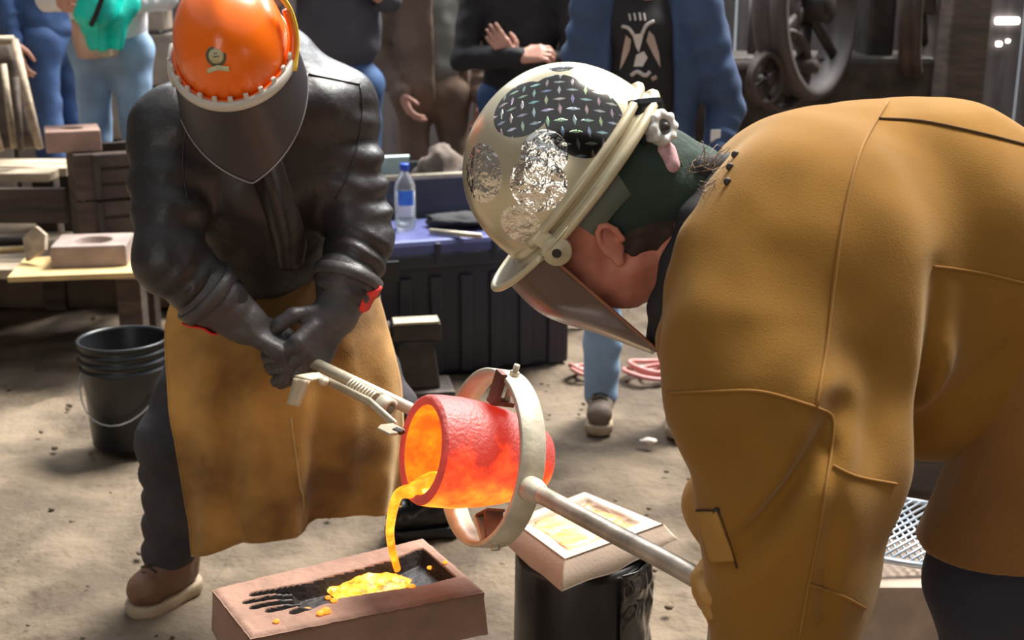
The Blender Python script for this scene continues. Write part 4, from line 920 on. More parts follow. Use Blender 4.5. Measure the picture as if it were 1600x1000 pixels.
    boot(t, gR + (0.0, 0.02, 0), G(212, 962), anR, M_boot, M_sole, w=0.054); boot(t, gL, G(606, 836), anL, M_blackpl, M_blackpl, w=0.05)
    # apron
    ctrl = [[W(286, 405, 3.00), W(360, 392, 2.96), W(440, 385, 2.96), W(520, 385, 2.98), W(580, 392, 3.08)],
            [W(262, 520, 2.92), W(350, 520, 2.87), W(440, 520, 2.87), W(530, 520, 2.92), W(610, 515, 3.05)],
            [W(268, 640, 2.86), W(355, 650, 2.81), W(450, 650, 2.83), W(545, 640, 2.90), W(636, 632, 3.04)],
            [W(286, 755, 2.83), W(370, 760, 2.78), W(460, 750, 2.83), W(555, 735, 2.92), W(640, 725, 3.05)],
            [W(303, 866, 2.82), W(385, 850, 2.78), W(470, 828, 2.85), W(560, 803, 2.95), W(634, 796, 3.06)]]
    fold = lambda s, q, P: -(0.020*q*np.sin(2*math.pi*(s*2.6+0.15*q)) + 0.008*np.sin(2*math.pi*(s*5.3+q*0.7)) * np.minimum(1, q*1.5) + 0.010*fbm(P*6.5, 3, 5))
    V, F_ = sheet(ctrl, 22, fold); ap = mesh_obj('apron', V, F_, M_ap, t, solid=0.004); Vg = V.reshape(89, 89, 3)
    MB().tube([Vg[i, 46+int(2*math.sin(i/12))] + (0, -0.004, 0) for i in range(44, 88, 3)], 0.0028, 6).build('seam', mat('pale_suede_seam', s2l(178, 142, 84), 0.9), ap)
    MB().tube([Vg[i, 0] for i in range(0, 89, 4)], 0.004, 6).build('edge_binding', M_ap, ap)
    MB().tube([Vg[88, j] for j in range(0, 89, 4)], 0.004, 6).build('edge_binding', M_ap, ap)
    # hard hat with face shield
    M_or = mat('orange_shell', s2l(252, 112, 14), 0.28, 0, 0.05, 5, coat=0.3); M_wh = mat('pale_trim', s2l(205, 200, 190), 0.45, 0.1, 0.1); M_yl = mat('yellow_edge', s2l(244, 190, 70), 0.4)
    V, F_, _ = dome(HC, F, U, 0.142, 0.112, 0.152, 72, 24, 0.80, ridge=0.006); hat = mesh_obj('hard_hat', V, F_, M_or, t, solid=0.003); hat['label'] = 'glossy orange hard hat with round emblem and dark face shield'
    P = lambda p, r, u: HC + F*(0.142+r)*math.cos(p) + Lf*(0.112+r)*math.sin(p) + U*u
    pr = [P(2*math.pi*i/72, 0.005, 0.0) for i in range(73)]; MB().tube(pr, 0.006, 8).build('brim', M_or, hat)
    A0 = 1.75; n = 40
    band = []; prof = ((0.012, 0.010), (0.019, 0.008), (0.021, -0.010), (0.014, -0.016), (0.006, -0.010))
    Vb = [P(-A0+2*A0*i/n, r, u) for i in range(n+1) for r, u in prof]; Fb = [(i*5+j, (i+1)*5+j, (i+1)*5+(j+1) % 5, i*5+(j+1) % 5) for i in range(n) for j in range(5)]
    mesh_obj('shield_bracket', Vb, Fb, M_wh, hat)
    for i in range(11):
        p = -1.25+2.5*i/10; MB().box(P(p, 0.012, 0.013), (0.010, 0.007, 0.016), (nrm(-F*math.sin(p)+Lf*math.cos(p)), nrm(F*math.cos(p)+Lf*math.sin(p)), U), 0.002).build('clip', M_wh, hat)
    MB().tube([P(1.15, 0.022, -0.01), P(1.45, 0.024, 0.03), P(1.6, 0.020, 0.08), P(1.65, 0.005, 0.125)], 0.0055, 8, smooth_path=6).build('side_strap', M_yl, hat)
    MB().tube([P(1.25, 0.016, 0.0), P(1.5, 0.018, 0.04), P(1.62, 0.012, 0.085)], 0.009, 8, smooth_path=6).build('side_strap', M_or, hat)
    MB().tube([P(-1.45, 0.016, 0.012), P(-1.40, 0.022, -0.02), P(-1.36, 0.022, -0.05)], 0.004, 8, smooth_path=6).build('side_strap', M_wh, hat)
    M_sh = mat('smoked_shield', s2l(58, 53, 57), 0.38, 0, 0.08, 4, alpha=0.98)
    def shield(p, k):
        h = 0.200 - 0.130*abs(p/1.6)**0.95; r = 0.016 + 0.010*k; return P(p, r, -0.008 - h*k) + F*0.012*k*k
    n, m_ = 44, 16; Vs = [shield(-1.2+2.8*i/n, j/m_) for i in range(n+1) for j in range(m_+1)]; Fs = [(i*(m_+1)+j, (i+1)*(m_+1)+j, (i+1)*(m_+1)+j+1, i*(m_+1)+j+1) for i in range(n) for j in range(m_)]
    mesh_obj('face_shield', Vs, Fs, M_sh, hat, solid=0.002)
    MB().tube([shield(-1.2+2.8*i/60, 1.0) for i in range(61)], 0.0022, 6).build('shield_edge', mat('shield_edge_grey', s2l(150, 146, 146), 0.4), hat)
    # round emblem with a banner
    a_, ph = 0.97, -0.11; rr = math.sin(a_); e = HC + F*0.142*rr*math.cos(ph) + Lf*0.112*rr*math.sin(ph) + U*0.152*math.cos(a_)**0.80; nn = nrm(F*math.sin(a_)/0.142 + U*math.cos(a_)**0.6/0.152*1.15); side = nrm(np.cross(U, nn)); upv = np.cross(nn, side)
    M_e1 = mat('emblem_ring', s2l(96, 92, 74), 0.5); M_e2 = mat('emblem_face', s2l(196, 186, 140), 0.5, 0, 0.15, 120)
    MB().lathe([(0.001, 0.0045), (0.019, 0.004), (0.0205, 0.0)], e, nn, 32).build('emblem_disc', M_e1, hat)
    MB().lathe([(0.001, 0.0055), (0.014, 0.0052), (0.0145, 0.003)], e, nn, 32).build('emblem_face', M_e2, hat)
    MB().box(e - upv*0.001 + nn*0.0054, (0.012, 0.0028, 0.0014), (side, upv, nn), 0.0005).build('emblem_mark', M_e1, hat)
    MB().box(e + upv*0.005 + nn*0.0054, (0.007, 0.0024, 0.0014), (side, upv, nn), 0.0005).build('emblem_mark', M_e1, hat)
    V, F_ = sheet([[e + side*x - upv*(0.0175+0.004*abs(x)/0.02) + nn*0.004 for x in (-0.021, -0.01, 0, 0.01, 0.021)], [e + side*x - upv*(0.0275+0.004*abs(x)/0.02) + nn*0.0035 - upv*0 for x in (-0.021, -0.01, 0, 0.01, 0.021)]], 4); mesh_obj('emblem_banner', V, F_, M_e2, hat, solid=0.002)
orange_hat_man()

# ------------------------------------------------------------------ the man in the suede coat and silver helmet, bending from the right
OVAL_DARK = [(-0.036, 0.143, 0.050), (-0.080, 0.112, 0.044), (-0.080, 0.062, 0.060), (-0.115, 0.125, 0.022)]
OVAL_FOIL = [(-0.004, 0.080, 0.036), (0.036, 0.062, 0.044), (0.078, 0.132, 0.046), (0.104, 0.042, 0.034)]
def chrome_mat():
    """cream shell carrying oval diamond-plate and crinkled-foil decals; uv is laid out in metres over the shell"""
    m = bpy.data.materials.new('silver_diamond_plate'); m.use_nodes = True; nt = m.node_tree; b = nt.nodes['Principled BSDF']; N, L = nt.nodes.new, nt.links.new
    tc = N('ShaderNodeTexCoord'); src = tc.outputs['Object']
    def mth(op, a, b_=None, c=None):
        n = N('ShaderNodeMath'); n.operation = op
        for i, v in enumerate((a, b_, c)):
            if v is None: continue
            if isinstance(v, (int, float)): n.inputs[i].default_value = v
            else: L(v, n.inputs[i])
        return n.outputs[0]
    def mixc(fac, a, b_):
        n = N('ShaderNodeMix'); n.data_type = 'RGBA'
        for i, v in ((0, fac), (6, a), (7, b_)):
            if isinstance(v, tuple): n.inputs[i].default_value = (*v, 1)
            elif isinstance(v, float): n.inputs[i].default_value = v
            else: L(v, n.inputs[i])
        return n.outputs[2]
    def ovals(lst):
        acc = None
        for f, u, r in lst:
            q = 1-(f/0.164)**2-(u/0.182)**2; l = 0.135*math.sqrt(max(q, 0))
            for sg in (1, -1):
                d = N('ShaderNodeVectorMath'); d.operation = 'DISTANCE'; d.inputs[1].default_value = (f, l*sg, u); L(src, d.inputs[0])
                x = mth('LESS_THAN', d.outputs['Value'], r); acc = x if acc is None else mth('MAXIMUM', acc, x)
        return acc
    dark, foil = ovals(OVAL_DARK), ovals(OVAL_FOIL)
    sp = N('ShaderNodeSeparateXYZ'); L(tc.outputs['UV'], sp.inputs[0]); c = 1/0.0165
    su = mth('MULTIPLY', mth('ADD', sp.outputs[0], sp.outputs[1]), c*0.707); sv = mth('MULTIPLY', mth('SUBTRACT', sp.outputs[0], sp.outputs[1]), c*0.707)
    fu, fv = mth('FLOOR', su), mth('FLOOR', sv); par = mth('FLOORED_MODULO', mth('ADD', fu, fv), 2.0)
    lx, ly = mth('SUBTRACT', mth('SUBTRACT', su, fu), 0.5), mth('SUBTRACT', mth('SUBTRACT', sv, fv), 0.5)
    def bar(x, y): return mth('LESS_THAN', mth('ADD', mth('MULTIPLY', mth('ABSOLUTE', x), 1.7), mth('MULTIPLY', mth('ABSOLUTE', y), 6.0)), 0.85)
    bars = mth('ADD', mth('MULTIPLY', bar(lx, ly), par), mth('MULTIPLY', bar(ly, lx), mth('SUBTRACT', 1.0, par)))
    cb = N('ShaderNodeCombineXYZ'); L(fu, cb.inputs[0]); L(fv, cb.inputs[1]); wn = N('ShaderNodeTexWhiteNoise'); L(cb.outputs[0], wn.inputs['Vector'])
    hue = mixc(0.42, (0.85, 0.82, 0.76), wn.outputs['Color'])
    dk = mixc(bars, (0.13, 0.12, 0.11), hue); fo = mixc(bars, (0.84, 0.80, 0.72), (0.95, 0.92, 0.85))
    col = mixc(foil, s2l(206, 194, 164), fo); col = mixc(dark, col, dk); L(col, b.inputs['Base Color'])
    anyo = mth('MAXIMUM', dark, foil); L(mth('MULTIPLY_ADD', anyo, 0.50, 0.48), b.inputs['Metallic']); L(mth('MULTIPLY_ADD', anyo, -0.10, 0.26), b.inputs['Roughness'])
    nz = N('ShaderNodeTexNoise'); nz.inputs['Scale'].default_value = 40; nz.inputs['Detail'].default_value = 4; L(src, nz.inputs['Vector'])
    h = mth('ADD', mth('MULTIPLY', mth('MULTIPLY', nz.outputs['Fac'], foil), 3.0), mth('MULTIPLY', mth('MULTIPLY', bars, anyo), 0.25))
    bp = N('ShaderNodeBump'); bp.inputs['Strength'].default_value = 0.6; bp.inputs['Distance'].default_value = 0.006; L(h, bp.inputs['Height']); L(bp.outputs[0], b.inputs['Normal'])
    return m
def plate_uv(o):
    """unrolls the shell around its left flank so that the plate pattern keeps its size"""
    co = np.array([v.co[:] for v in o.data.vertices])/np.array((0.164, 0.135, 0.182)); co /= np.linalg.norm(co, axis=1)[:, None]
    co[:, 1] = np.abs(co[:, 1]); c = nrm((-0.1, 0.75, 0.6)); e1 = nrm(np.cross(c, (0, 0, 1))); e2 = np.cross(c, e1)
    th = np.arccos(np.clip(co@c, -1, 1)); k = th/np.maximum(np.sin(th), 1e-3)*0.15; uv = np.column_stack([co@e1*k, co@e2*k])
    lay = o.data.uv_layers.new(name='plate'); idx = np.empty(len(o.data.loops), np.int32); o.data.loops.foreach_get('vertex_index', idx); lay.data.foreach_set('uv', uv[idx].astype(np.float32).ravel())
def suede_man():
    t = thing('person', 'person in tan suede welding coat and silver helmet bending over the pour', 'person', (0.75, 2.05, 0), 'pouring crew')
    M_su = mat('tan_suede', s2l(142, 100, 40), 0.95, 0, 0.14, 3.5, bump=0.22, bscale=380, bdist=0.003, sheen=0.2, detail=8, spec=0.2)
    M_seam = mat('suede_seam', s2l(148, 104, 44), 0.95, 0, 0.1); M_sdark = mat('dark_seam', s2l(84, 58, 28), 0.95)
    M_ruddy = mat('ruddy_skin', s2l(206, 128, 104), 0.5, 0, 0.12, 20, bump=0.15, bscale=140, bdist=0.002)
    M_navy = mat('navy_trousers', s2l(44, 42, 52), 0.9, 0, 0.15, 8, bump=0.2, bscale=80)
    M_green = mat('green_bandana', s2l(44, 58, 50), 0.9, 0, 0.2, 8, bump=0.3, bscale=60)
    Y0 = 2.02
    F = nrm((-0.60, -0.05, -0.80)); U = nrm((-0.80, 0.0, 0.60)); F = nrm(F - U*np.dot(F, U)); Lf = np.cross(U, F)
    HC = W(905, 278, Y0)                                                # centre of the helmet's rim plane
    hc = HC - U*0.082 + F*0.055
    # skeleton
    shL, shR = W(1255, 400, 1.93), W(1250, 370, 2.16); elL, wrL = W(1180, 600, 1.76), W(1235, 960, 1.74); neck = W(1120, 372, 2.02)
    elR, wrR = W(1290, 640, 2.16), W(1150, 850, 1.90); hip = W(1640, 520, 2.08); hipL, hipR = W(1700, 570, 1.98), W(1690, 550, 2.20)
    knL, knR = W(1535, 905, 1.95), W(1590, 890, 2.24); anL, anR = np.array((knL[0]+0.10, knL[1]+0.02, 0.10)), np.array((knR[0]+0.06, knR[1]+0.04, 0.10))
    b = blob_for([hc+U*0.15, shL, shR, elL, wrL, elR, wrR, hip, anL, anR, hc+F*0.13], 0.17, 0.012)
    b.cap(neck, hip, 0.10, 0.15, 0.05, flat=((0, 1, 0), 1.2)); b.cap(shL, shR, 0.07, 0.07, 0.04)
    for p, q, r_ in ((shL, elL, wrL), (shR, elR, wrR)): b.cap(p, q, 0.055, 0.045); b.cap(q, r_, 0.043, 0.032)
    for p, q, r_ in ((hipL, knL, anL), (hipR, knR, anR)): b.cap(p, q, 0.08, 0.058, 0.04); b.cap(q, r_, 0.056, 0.042, 0.02)
    b.cap(hc - U*0.06 - F*0.02, neck, 0.058, 0.075, 0.03); coarse = b
    # head and neck, fine
    b = blob_for([hc+U*0.15+F*0.13, hc-U*0.15-F*0.11, neck], 0.10, 0.0042); P = head(b, hc, F, U, 1.04)
    b.cap(P(-0.025, -0.06), neck, 0.060, 0.078, 0.035); b.cap(P(0.02, -0.085), neck + (-0.03, 0, -0.04), 0.04, 0.05, 0.03); b.noise(0.0012, 60, 3); coarse.build('body', M_ruddy, t, [b])
    # beard shadow / hair at nape, bandana
    b = blob_for([hc+U*0.16+F*0.13, hc-U*0.15-F*0.13, neck, W(985, 170, 2.02), W(1120, 240, 2.02)], 0.09, 0.005)
    yb = 2.02
    b.cap(W(985, 262, yb), W(1082, 278, yb), 0.088, 0.058, 0.03); b.cap(W(965, 300, yb), W(1055, 312, yb), 0.086, 0.066, 0.03); b.cap(W(985, 275, yb), W(918, 330, yb), 0.086, 0.082, 0.03); b.noise(0.005, 16, 5, 2); b.build('bandana', M_green, t)
    b = blob_for([W(980, 350, yb), W(1070, 350, yb)], 0.12, 0.005); b.cap(W(992, 345, yb), W(1062, 352, yb), 0.079, 0.066, 0.02); b.cap(P(-0.02, -0.01, 0.074), P(-0.015, -0.045, 0.070), 0.010, 0.007, 0.01); b.noise(0.004, 60, 2, 2); b.build('hair', M_hair, t)
    # ponytail and loose strands at the collar
    r = np.random.default_rng(4); base = W(1092, 262, 1.97); mb = MB()
    for i in range(34):
        a = base + r.normal(0, 0.008, 3); q = W(1075+r.uniform(-20, 70), 222+r.uniform(-5, 45), 1.95+r.uniform(-.04, .05)); mb.tube([a, (a+q)/2 + r.normal(0, .008, 3), q], 0.0005, 4, smooth_path=3)
    base2 = W(1140, 290, 1.92)
    for i in range(26):
        a = base2 + r.normal(0, 0.01, 3); q = W(1105+r.uniform(-15, 25), 288+r.uniform(-10, 26), 1.90+r.uniform(-.03, .02)); mb.tube([a, (a+q)/2 + r.normal(0, .006, 3), q], 0.0005, 4, smooth_path=3)
    mb.build('loose_hair', mat('light_brown_hair', s2l(128, 100, 74), 0.5), t)
    b = blob_for([W(1085, 265, 1.97), W(1150, 262, 1.98)], 0.06, 0.005); b.cap(W(1090, 266, 1.98), W(1150, 264, 2.0), 0.022, 0.026, 0.01, rip=(0.002, 4)); b.build('hair_tie', M_black, t)
    b = blob_for([W(1038, 232, 1.95), W(1052, 266, 1.94)], 0.05, 0.005); b.cap(W(1040, 238, 1.955), W(1050, 258, 1.945), 0.017, 0.013, 0.01); b.build('cloth_knot', mat('pink_plaid', s2l(190, 150, 152), 0.9, 0, 0.3, 60), t)
    # helmet shell in its own coordinates
    M = Matrix(((F[0], Lf[0], U[0], HC[0]), (F[1], Lf[1], U[1], HC[1]), (F[2], Lf[2], U[2], HC[2]), (0, 0, 0, 1)))
    e = np.eye(3)
    bill = lambda p: (0.008 + 0.050*max(0, math.cos(p))**1.6, 0.012 - 0.016*max(0, math.cos(p))**3)
    V, F_, _ = dome(np.zeros(3), e[0], e[2], 0.164, 0.135, 0.182, 96, 30, 0.78, 0.0, bill, 0.004); hat = mesh_obj('hard_hat', V, F_, chrome_mat(), t, mtx=M, solid=0.003); plate_uv(hat); hat['label'] = 'silver hard hat with oval diamond-plate decals'
    M_cr = mat('cream_rim', s2l(206, 192, 160), 0.4, 0.2, 0.12, 20); M_knob = mat('white_knob_plastic', s2l(220, 218, 212), 0.4)
    def PL(p, rr, u): return HC + F*(0.164+rr)*math.cos(p) + Lf*(0.135+rr)*math.sin(p) + U*u
    angs = np.linspace(0.78, 2*math.pi-0.78, 70)
    MB().tube([PL(a, 0.006, 0.012) for a in angs], 0.0075, 8).build('rim_bead', M_cr, hat); MB().tube([PL(a, 0.010, -0.014) for a in angs], 0.0085, 8).build('rim_bead', M_cr, hat)
    an2 = np.linspace(-0.9, 0.9, 40); MB().tube([PL(a, bill(a)[0], -bill(a)[1]) for a in an2], 0.0055, 8).build('bill_edge', M_cr, hat)
    # pivot knobs and bracket of the face shield
    for sd in (1, -1):
        a = 0.98*sd; c = PL(a, 0.016, -0.022); nn = nrm(F*math.cos(a)*0.25 + Lf*math.sin(a)); MB().lathe([(0.001, 0.014), (0.009, 0.014), (0.010, 0.010), (0.021, 0.010), (0.023, 0.006), (0.023, 0), (0.016, -0.012)], c, nn, 28).build('pivot_knob', M_cr, hat)
        MB().lathe([(0.001, 0.0152), (0.0075, 0.015)], c, nn, 20).build('pivot_hole', M_iron, hat)
        x = nrm(U - nn*np.dot(U, nn)); MB().box(c - nn*0.006 + x*0.012, (0.028, 0.058, 0.010), (np.cross(x, nn), x, nn), 0.004).build('pivot_bracket', M_cr, hat)
    # inner headband and ratchet knob at the nape
    n = 40; Vb = []
    for i in range(n+1):
        a = 1.15 + (2*math.pi-2.3)*i/n
        for rr, u in ((-0.030, -0.006), (-0.036, -0.062), (-0.040, -0.062), (-0.034, -0.006)): Vb.append(PL(a, rr, u - 0.012*max(0, -math.cos(a))))
    Fb = [(i*4+j, (i+1)*4+j, (i+1)*4+(j+1) % 4, i*4+(j+1) % 4) for i in range(n) for j in range(4)]
    mesh_obj('headband', Vb, Fb, mat('grey_green_band', s2l(112, 118, 106), 0.6, 0, 0.15), hat)
    kc = W(1029, 200, 1.95); nn = nrm(np.array((0.55, -0.80, 0.25))); x, y, z = frame(nn); V = []; n = 64
    for rr, h in ((0.012, 0.012), (0.013, 0.016), (1, 0.016), (1.04, 0.010), (1.04, 0.0), (0.9, -0.012)):
        for i in range(n):
            a = 2*math.pi*i/n; R = rr if rr < 0.1 else rr*(0.0245+0.0022*math.cos(8*a)); V.append(kc + z*h + (x*math.cos(a)+y*math.sin(a))*R)
    F_ = [(i*n+j, i*n+(j+1) % n, (i+1)*n+(j+1) % n, (i+1)*n+j) for i in range(5) for j in range(n)]; mesh_obj('ratchet_knob', V, F_, M_knob, hat)
    MB().lathe([(0.001, 0.014), (0.012, 0.013)], kc, nn, 20).build('knob_recess', mat('knob_grey', s2l(130, 130, 130), 0.4, 0.5), hat)
    MB().lathe([(0.001, 0.020), (0.0055, 0.020), (0.0065, 0.013)], kc, nn, 16).build('knob_screw', M_iron, hat)
    MB().box(kc - nn*0.022, (0.06, 0.10, 0.028), (x, nrm(Lf*0.2+U*0.1+y), nn), 0.01).build('ratchet_housing', M_blackpl, hat)
    # smoky face shield
    M_vis = mat('smoky_visor', s2l(104, 82, 72), 0.28, 0, 0.1, 5, alpha=0.84)
    ctrl = [[W(845, 388, 1.905), W(808, 428, 1.92), W(788, 436, 2.00), W(795, 422, 2.10), W(850, 390, 2.17)],
            [W(905, 440, 1.905), W(868, 482, 1.92), W(850, 492, 2.00), W(860, 480, 2.11), W(905, 445, 2.17)],
            [W(965, 492, 1.915), W(945, 516, 1.94), W(938, 522, 2.01), W(945, 512, 2.10), W(965, 495, 2.16)],
            [W(1026, 545, 1.935), W(1022, 551, 1.96), W(1020, 553, 2.01), W(1022, 551, 2.07), W(1026, 547, 2.12)]]
    V, F_ = sheet(ctrl, 10); vis = mesh_obj('face_shield', V, F_, M_vis, hat, solid=0.002); n = 41; Vg = V.reshape(31, 41, 3)
    MB().tube([Vg[i, 0] for i in range(0, 31)], 0.0026, 6).build('shield_edge', mat('amber_edge', s2l(150, 96, 72), 0.3), hat)
    MB().tube([Vg[i, 40] for i in range(0, 31)], 0.0026, 6).build('shield_edge', MATS['amber_edge'], hat)
    # coat
    b = Blob((0.10, 1.50, 0.36), (1.28, 2.52, 1.52), 0.0085)
    b.chain([(W(1262, 395, 1.93), 0.135), (W(1195, 480, 1.86), 0.128), (W(1176, 545, 1.81), 0.128), (W(1180, 620, 1.765), 0.122), (W(1238, 760, 1.745), 0.128), (W(1232, 900, 1.74), 0.114), (W(1222, 1060, 1.72), 0.100)], 0.028)
    b.chain([(W(1400, 440, 1.97), 0.10), (W(1362, 570, 1.86), 0.085), (W(1330, 700, 1.805), 0.077), (W(1288, 900, 1.79), 0.054), (W(1255, 1040, 1.78), 0.045)], 0.10)
    b.chain([(W(1212, 316, 2.06), 0.122), (W(1300, 368, 2.06), 0.212), (W(1408, 405, 2.08), 0.264), (W(1540, 470, 2.09), 0.246), (W(1690, 565, 2.10), 0.225)], 0.05, flat=((0, 1, 0), 0.80))
    b.ell(W(1262, 468, 1.945), (nrm((1, 0, 0.12)), (0, 1, 0), nrm((-0.12, 0, 1))), (0.205, 0.195, 0.275), 0.07)
    b.cap(W(1440, 590, 2.06), W(1560, 540, 2.06), 0.125, 0.15, 0.05); b.cap(W(1340, 560, 2.06), W(1440, 600, 2.06), 0.13, 0.12, 0.03)
    b.chain([(W(1220, 340, 2.22), 0.13), (W(1290, 620, 2.20), 0.10), (W(1190, 800, 2.0), 0.08)], 0.05)
    def fold(p):
        # soft leather: long drag folds from the shoulder, a deep crease across the forearm and puckers at the elbow
        q = fbm(p*np.array((3.4, 3.4, 2.2)), 3, 2)*0.012 + fbm(p*9, 2, 7)*0.004
        a, c = W(1312, 655, 1.64), W(1150, 885, 1.62); d = c-a; tt = np.clip(((p-a)@d)/(d@d), 0, 1); dist = np.linalg.norm((p-a-tt[:, None]*d)*np.array((1, 0.35, 1)), axis=1); q = q + 0.040*np.exp(-(dist/0.014)**2)*np.sin(math.pi*np.clip(tt, 0.05, 1)*0.95) - 0.012*np.exp(-((dist-0.04)/0.025)**2)
        a, c = W(1292, 700, 1.66), W(1285, 960, 1.64); d = c-a; tt = np.clip(((p-a)@d)/(d@d), 0, 1); dist = np.linalg.norm((p-a-tt[:, None]*d)*np.array((1, 0.35, 1)), axis=1); q = q + 0.014*np.exp(-(dist/0.014)**2)
        a, c = W(1470, 430, 1.80), W(1405, 740, 1.84); d = c-a; tt = np.clip(((p-a)@d)/(d@d), 0, 1); dist = np.linalg.norm((p-a-tt[:, None]*d)*np.array((1, 0.30, 1)), axis=1); q = q + 0.050*np.exp(-(dist/0.022)**2)*np.clip(tt*1.4+0.15, 0, 1)
        a, c = W(1590, 560, 1.84), W(1440, 720, 1.86); d = c-a; tt = np.clip(((p-a)@d)/(d@d), 0, 1); dist = np.linalg.norm((p-a-tt[:, None]*d)*np.array((1, 0.30, 1)), axis=1); q = q + 0.022*np.exp(-(dist/0.020)**2)
        return q
    b.chain([(W(1165, 262, 2.02), 0.030), (W(1140, 315, 1.955), 0.032), (W(1112, 385, 1.905), 0.032), (W(1084, 455, 1.89), 0.032), (W(1064, 530, 1.91), 0.034), (W(1072, 600, 1.90), 0.03)], 0.03)
    b.apply(fold)
    b.cap(neck + (-0.12, 0, 0.03), neck + (0.02, 0, 0.01), 0.10, 0.085, 0.02, op='sub')
    coat = b.build('coat', M_su, t); coat['label'] = 'tan suede welding coat'
    bpy.context.view_layer.update(); dg = bpy.context.evaluated_depsgraph_get()
    from mathutils.bvhtree import BVHTree
    bvh = BVHTree.FromPolygons([v.co for v in coat.data.vertices], [tuple(p.vertices) for p in coat.data.polygons]); C0 = Vector((0, 0, CAM_H))
    def on(u, v, out=0.001):                                            # where a seam lies on the coat
        d = (Vector(W(u, v, 2.0))-C0).normalized(); h = bvh.ray_cast(C0, d); return np.array(h[0] + h[1]*out) if h[0] is not None else None
    def seam(pts, r, m, name='seam', n=8):
        Q = catmull(np.array(pts, float), n); S = [on(*q) for q in Q]; S = [s for s in S if s is not None]
        if len(S) > 3: MB().tube(S, r, 6).build(name, m, coat)
    seam([(1388, 158), (1345, 235), (1318, 340), (1302, 450), (1288, 560), (1275, 635)], 0.0026, M_seam)
    seam([(1372, 186), (1440, 190), (1520, 206), (1600, 226)], 0.0026, M_sdark)
    seam([(1045, 614), (1110, 612), (1190, 612), (1275, 636)], 0.0022, M_seam); seam([(1275, 636), (1300, 652), (1300, 700), (1290, 760), (1278, 840), (1262, 920), (1250, 990)], 0.0022, M_seam)
    seam([(1302, 728), (1340, 745), (1400, 756)], 0.0022, M_seam); seam([(1262, 912), (1310, 928), (1352, 950)], 0.002, M_seam); seam([(1458, 416), (1490, 420), (1540, 428), (1598, 442)], 0.0022, M_seam)
    seam([(1084, 798), (1104, 797), (1124, 800)], 0.002, M_sdark); seam([(1124, 800), (1140, 850), (1152, 888)], 0.002, M_sdark)
    for u, v in ((1085, 797), (1122, 799), (1150, 243), (1142, 262), (1138, 285)):
        p = on(u, v, 0.002)
        if p is not None: MB().ball(p, (0.0062, 0.004, 0.0062)).build('snap', M_iron, coat)
    rows = []
    for v in (799, 825, 852, 876):
        l_ = 1087 + (v-799)*0.30; r_ = 1124 + (v-799)*0.34; rows.append([on(l_+(r_-l_)*k, v, 0.005) for k in (0.12, 0.4, 0.7, 1.0)])
    if all(p is not None for r_ in rows for p in r_): V, F_ = sheet(rows, 5); mesh_obj('cuff_flap', V, F_, mat('pale_suede', s2l(176, 130, 60), 0.95, 0, 0.12), coat, solid=0.004)
    # collar, dark shirt at the neck
    b = blob_for([W(1130, 280, 2.0), W(1030, 520, 1.98)], 0.09, 0.007); b.chain([(W(1128, 290, 1.97), 0.030), (W(1092, 345, 1.93), 0.03), (W(1062, 415, 1.92), 0.028), (W(1040, 480, 1.93), 0.025), (W(1030, 530, 1.97), 0.022)], 0.02); b.build('shirt_collar', M_black, t)
    # leather thigh guards over dark trousers
    b = Blob((0.42, 1.70, 0.0), (1.25, 2.50, 1.15), 0.011)
    b.cap(hipL, hipR, 0.14, 0.14, 0.06); b.cap(hipL, knL, 0.115, 0.092, 0.05); b.cap(knL, anL, 0.090, 0.070, 0.04, rip=(0.006, 4)); b.cap(hipR, knR, 0.115, 0.092, 0.05); b.cap(knR, anR, 0.09, 0.07, 0.04, rip=(0.006, 4)); b.noise(0.007, 9, 4, 2); b.cut((0, 0, 0.07), (0, 0, -1)); b.build('trousers', M_navy, t)
    M_sub = mat('brown_suede', s2l(136, 92, 42), 0.95, 0, 0.2, 4, bump=0.3, bscale=200, bdist=0.004, sheen=0.3)
    b = Blob((0.40, 1.66, 0.42), (1.28, 2.55, 1.20), 0.010); b.cap(hipL, knL, 0.135, 0.128, 0.06); b.cap(hipR, knR, 0.13, 0.12, 0.06); b.cap(hipL, hipR, 0.16, 0.16, 0.06); b.noise(0.012, 5, 8, 3); h0 = W(1395, 903, 1.86); h1 = W(1600, 916, 1.80); b.cut(h0, nrm(np.cross(np.cross((0, 1, 0), h1-h0) * -1, (0, 0, 0)) + np.array((0.0, 0, -1)) + np.array((0.06, 0, 0)))); b.build('suede_chaps', M_sub, t)
    MB().ball(W(1553, 990, 1.86), (0.009, 0.006, 0.009)).build('brass_button', mat('pale_brass', s2l(210, 190, 150), 0.35, 0.8), t)
    for an, nm in ((anL, 'l'), (anR, 'r')): boot(t, (an[0], an[1], 0), (an[0]-0.19, an[1]-0.01, 0), an + (0, 0, 0.02), M_boot, M_sole)
    # gauntlets: one hand on the pipe, the other below the long sleeve
    M_ga = mat('tan_gauntlet', s2l(178, 132, 68), 0.85, 0, 0.2, 8, bump=0.3, bscale=120, bdist=0.004)
    b = blob_for([wrR, HR, W(1210, 780, 1.98)], 0.12, 0.0055); d = HR + np.array((0.0, 0, -0.03)) - W(1150, 850, 1.86)
    hand(b, W(1140, 862, 1.84), d, (-0.3, -0.8, -0.3), 1, (0.7, 0.9, 0.6), 0.012, 1.1, 0.004); b.cap(W(1142, 858, 1.84), W(1135, 790, 1.90), 0.04, 0.065, 0.02); b.cap(W(1135, 790, 1.90), W(1190, 740, 2.02), 0.065, 0.07, 0.03); b.build('gauntlet', M_ga, t)
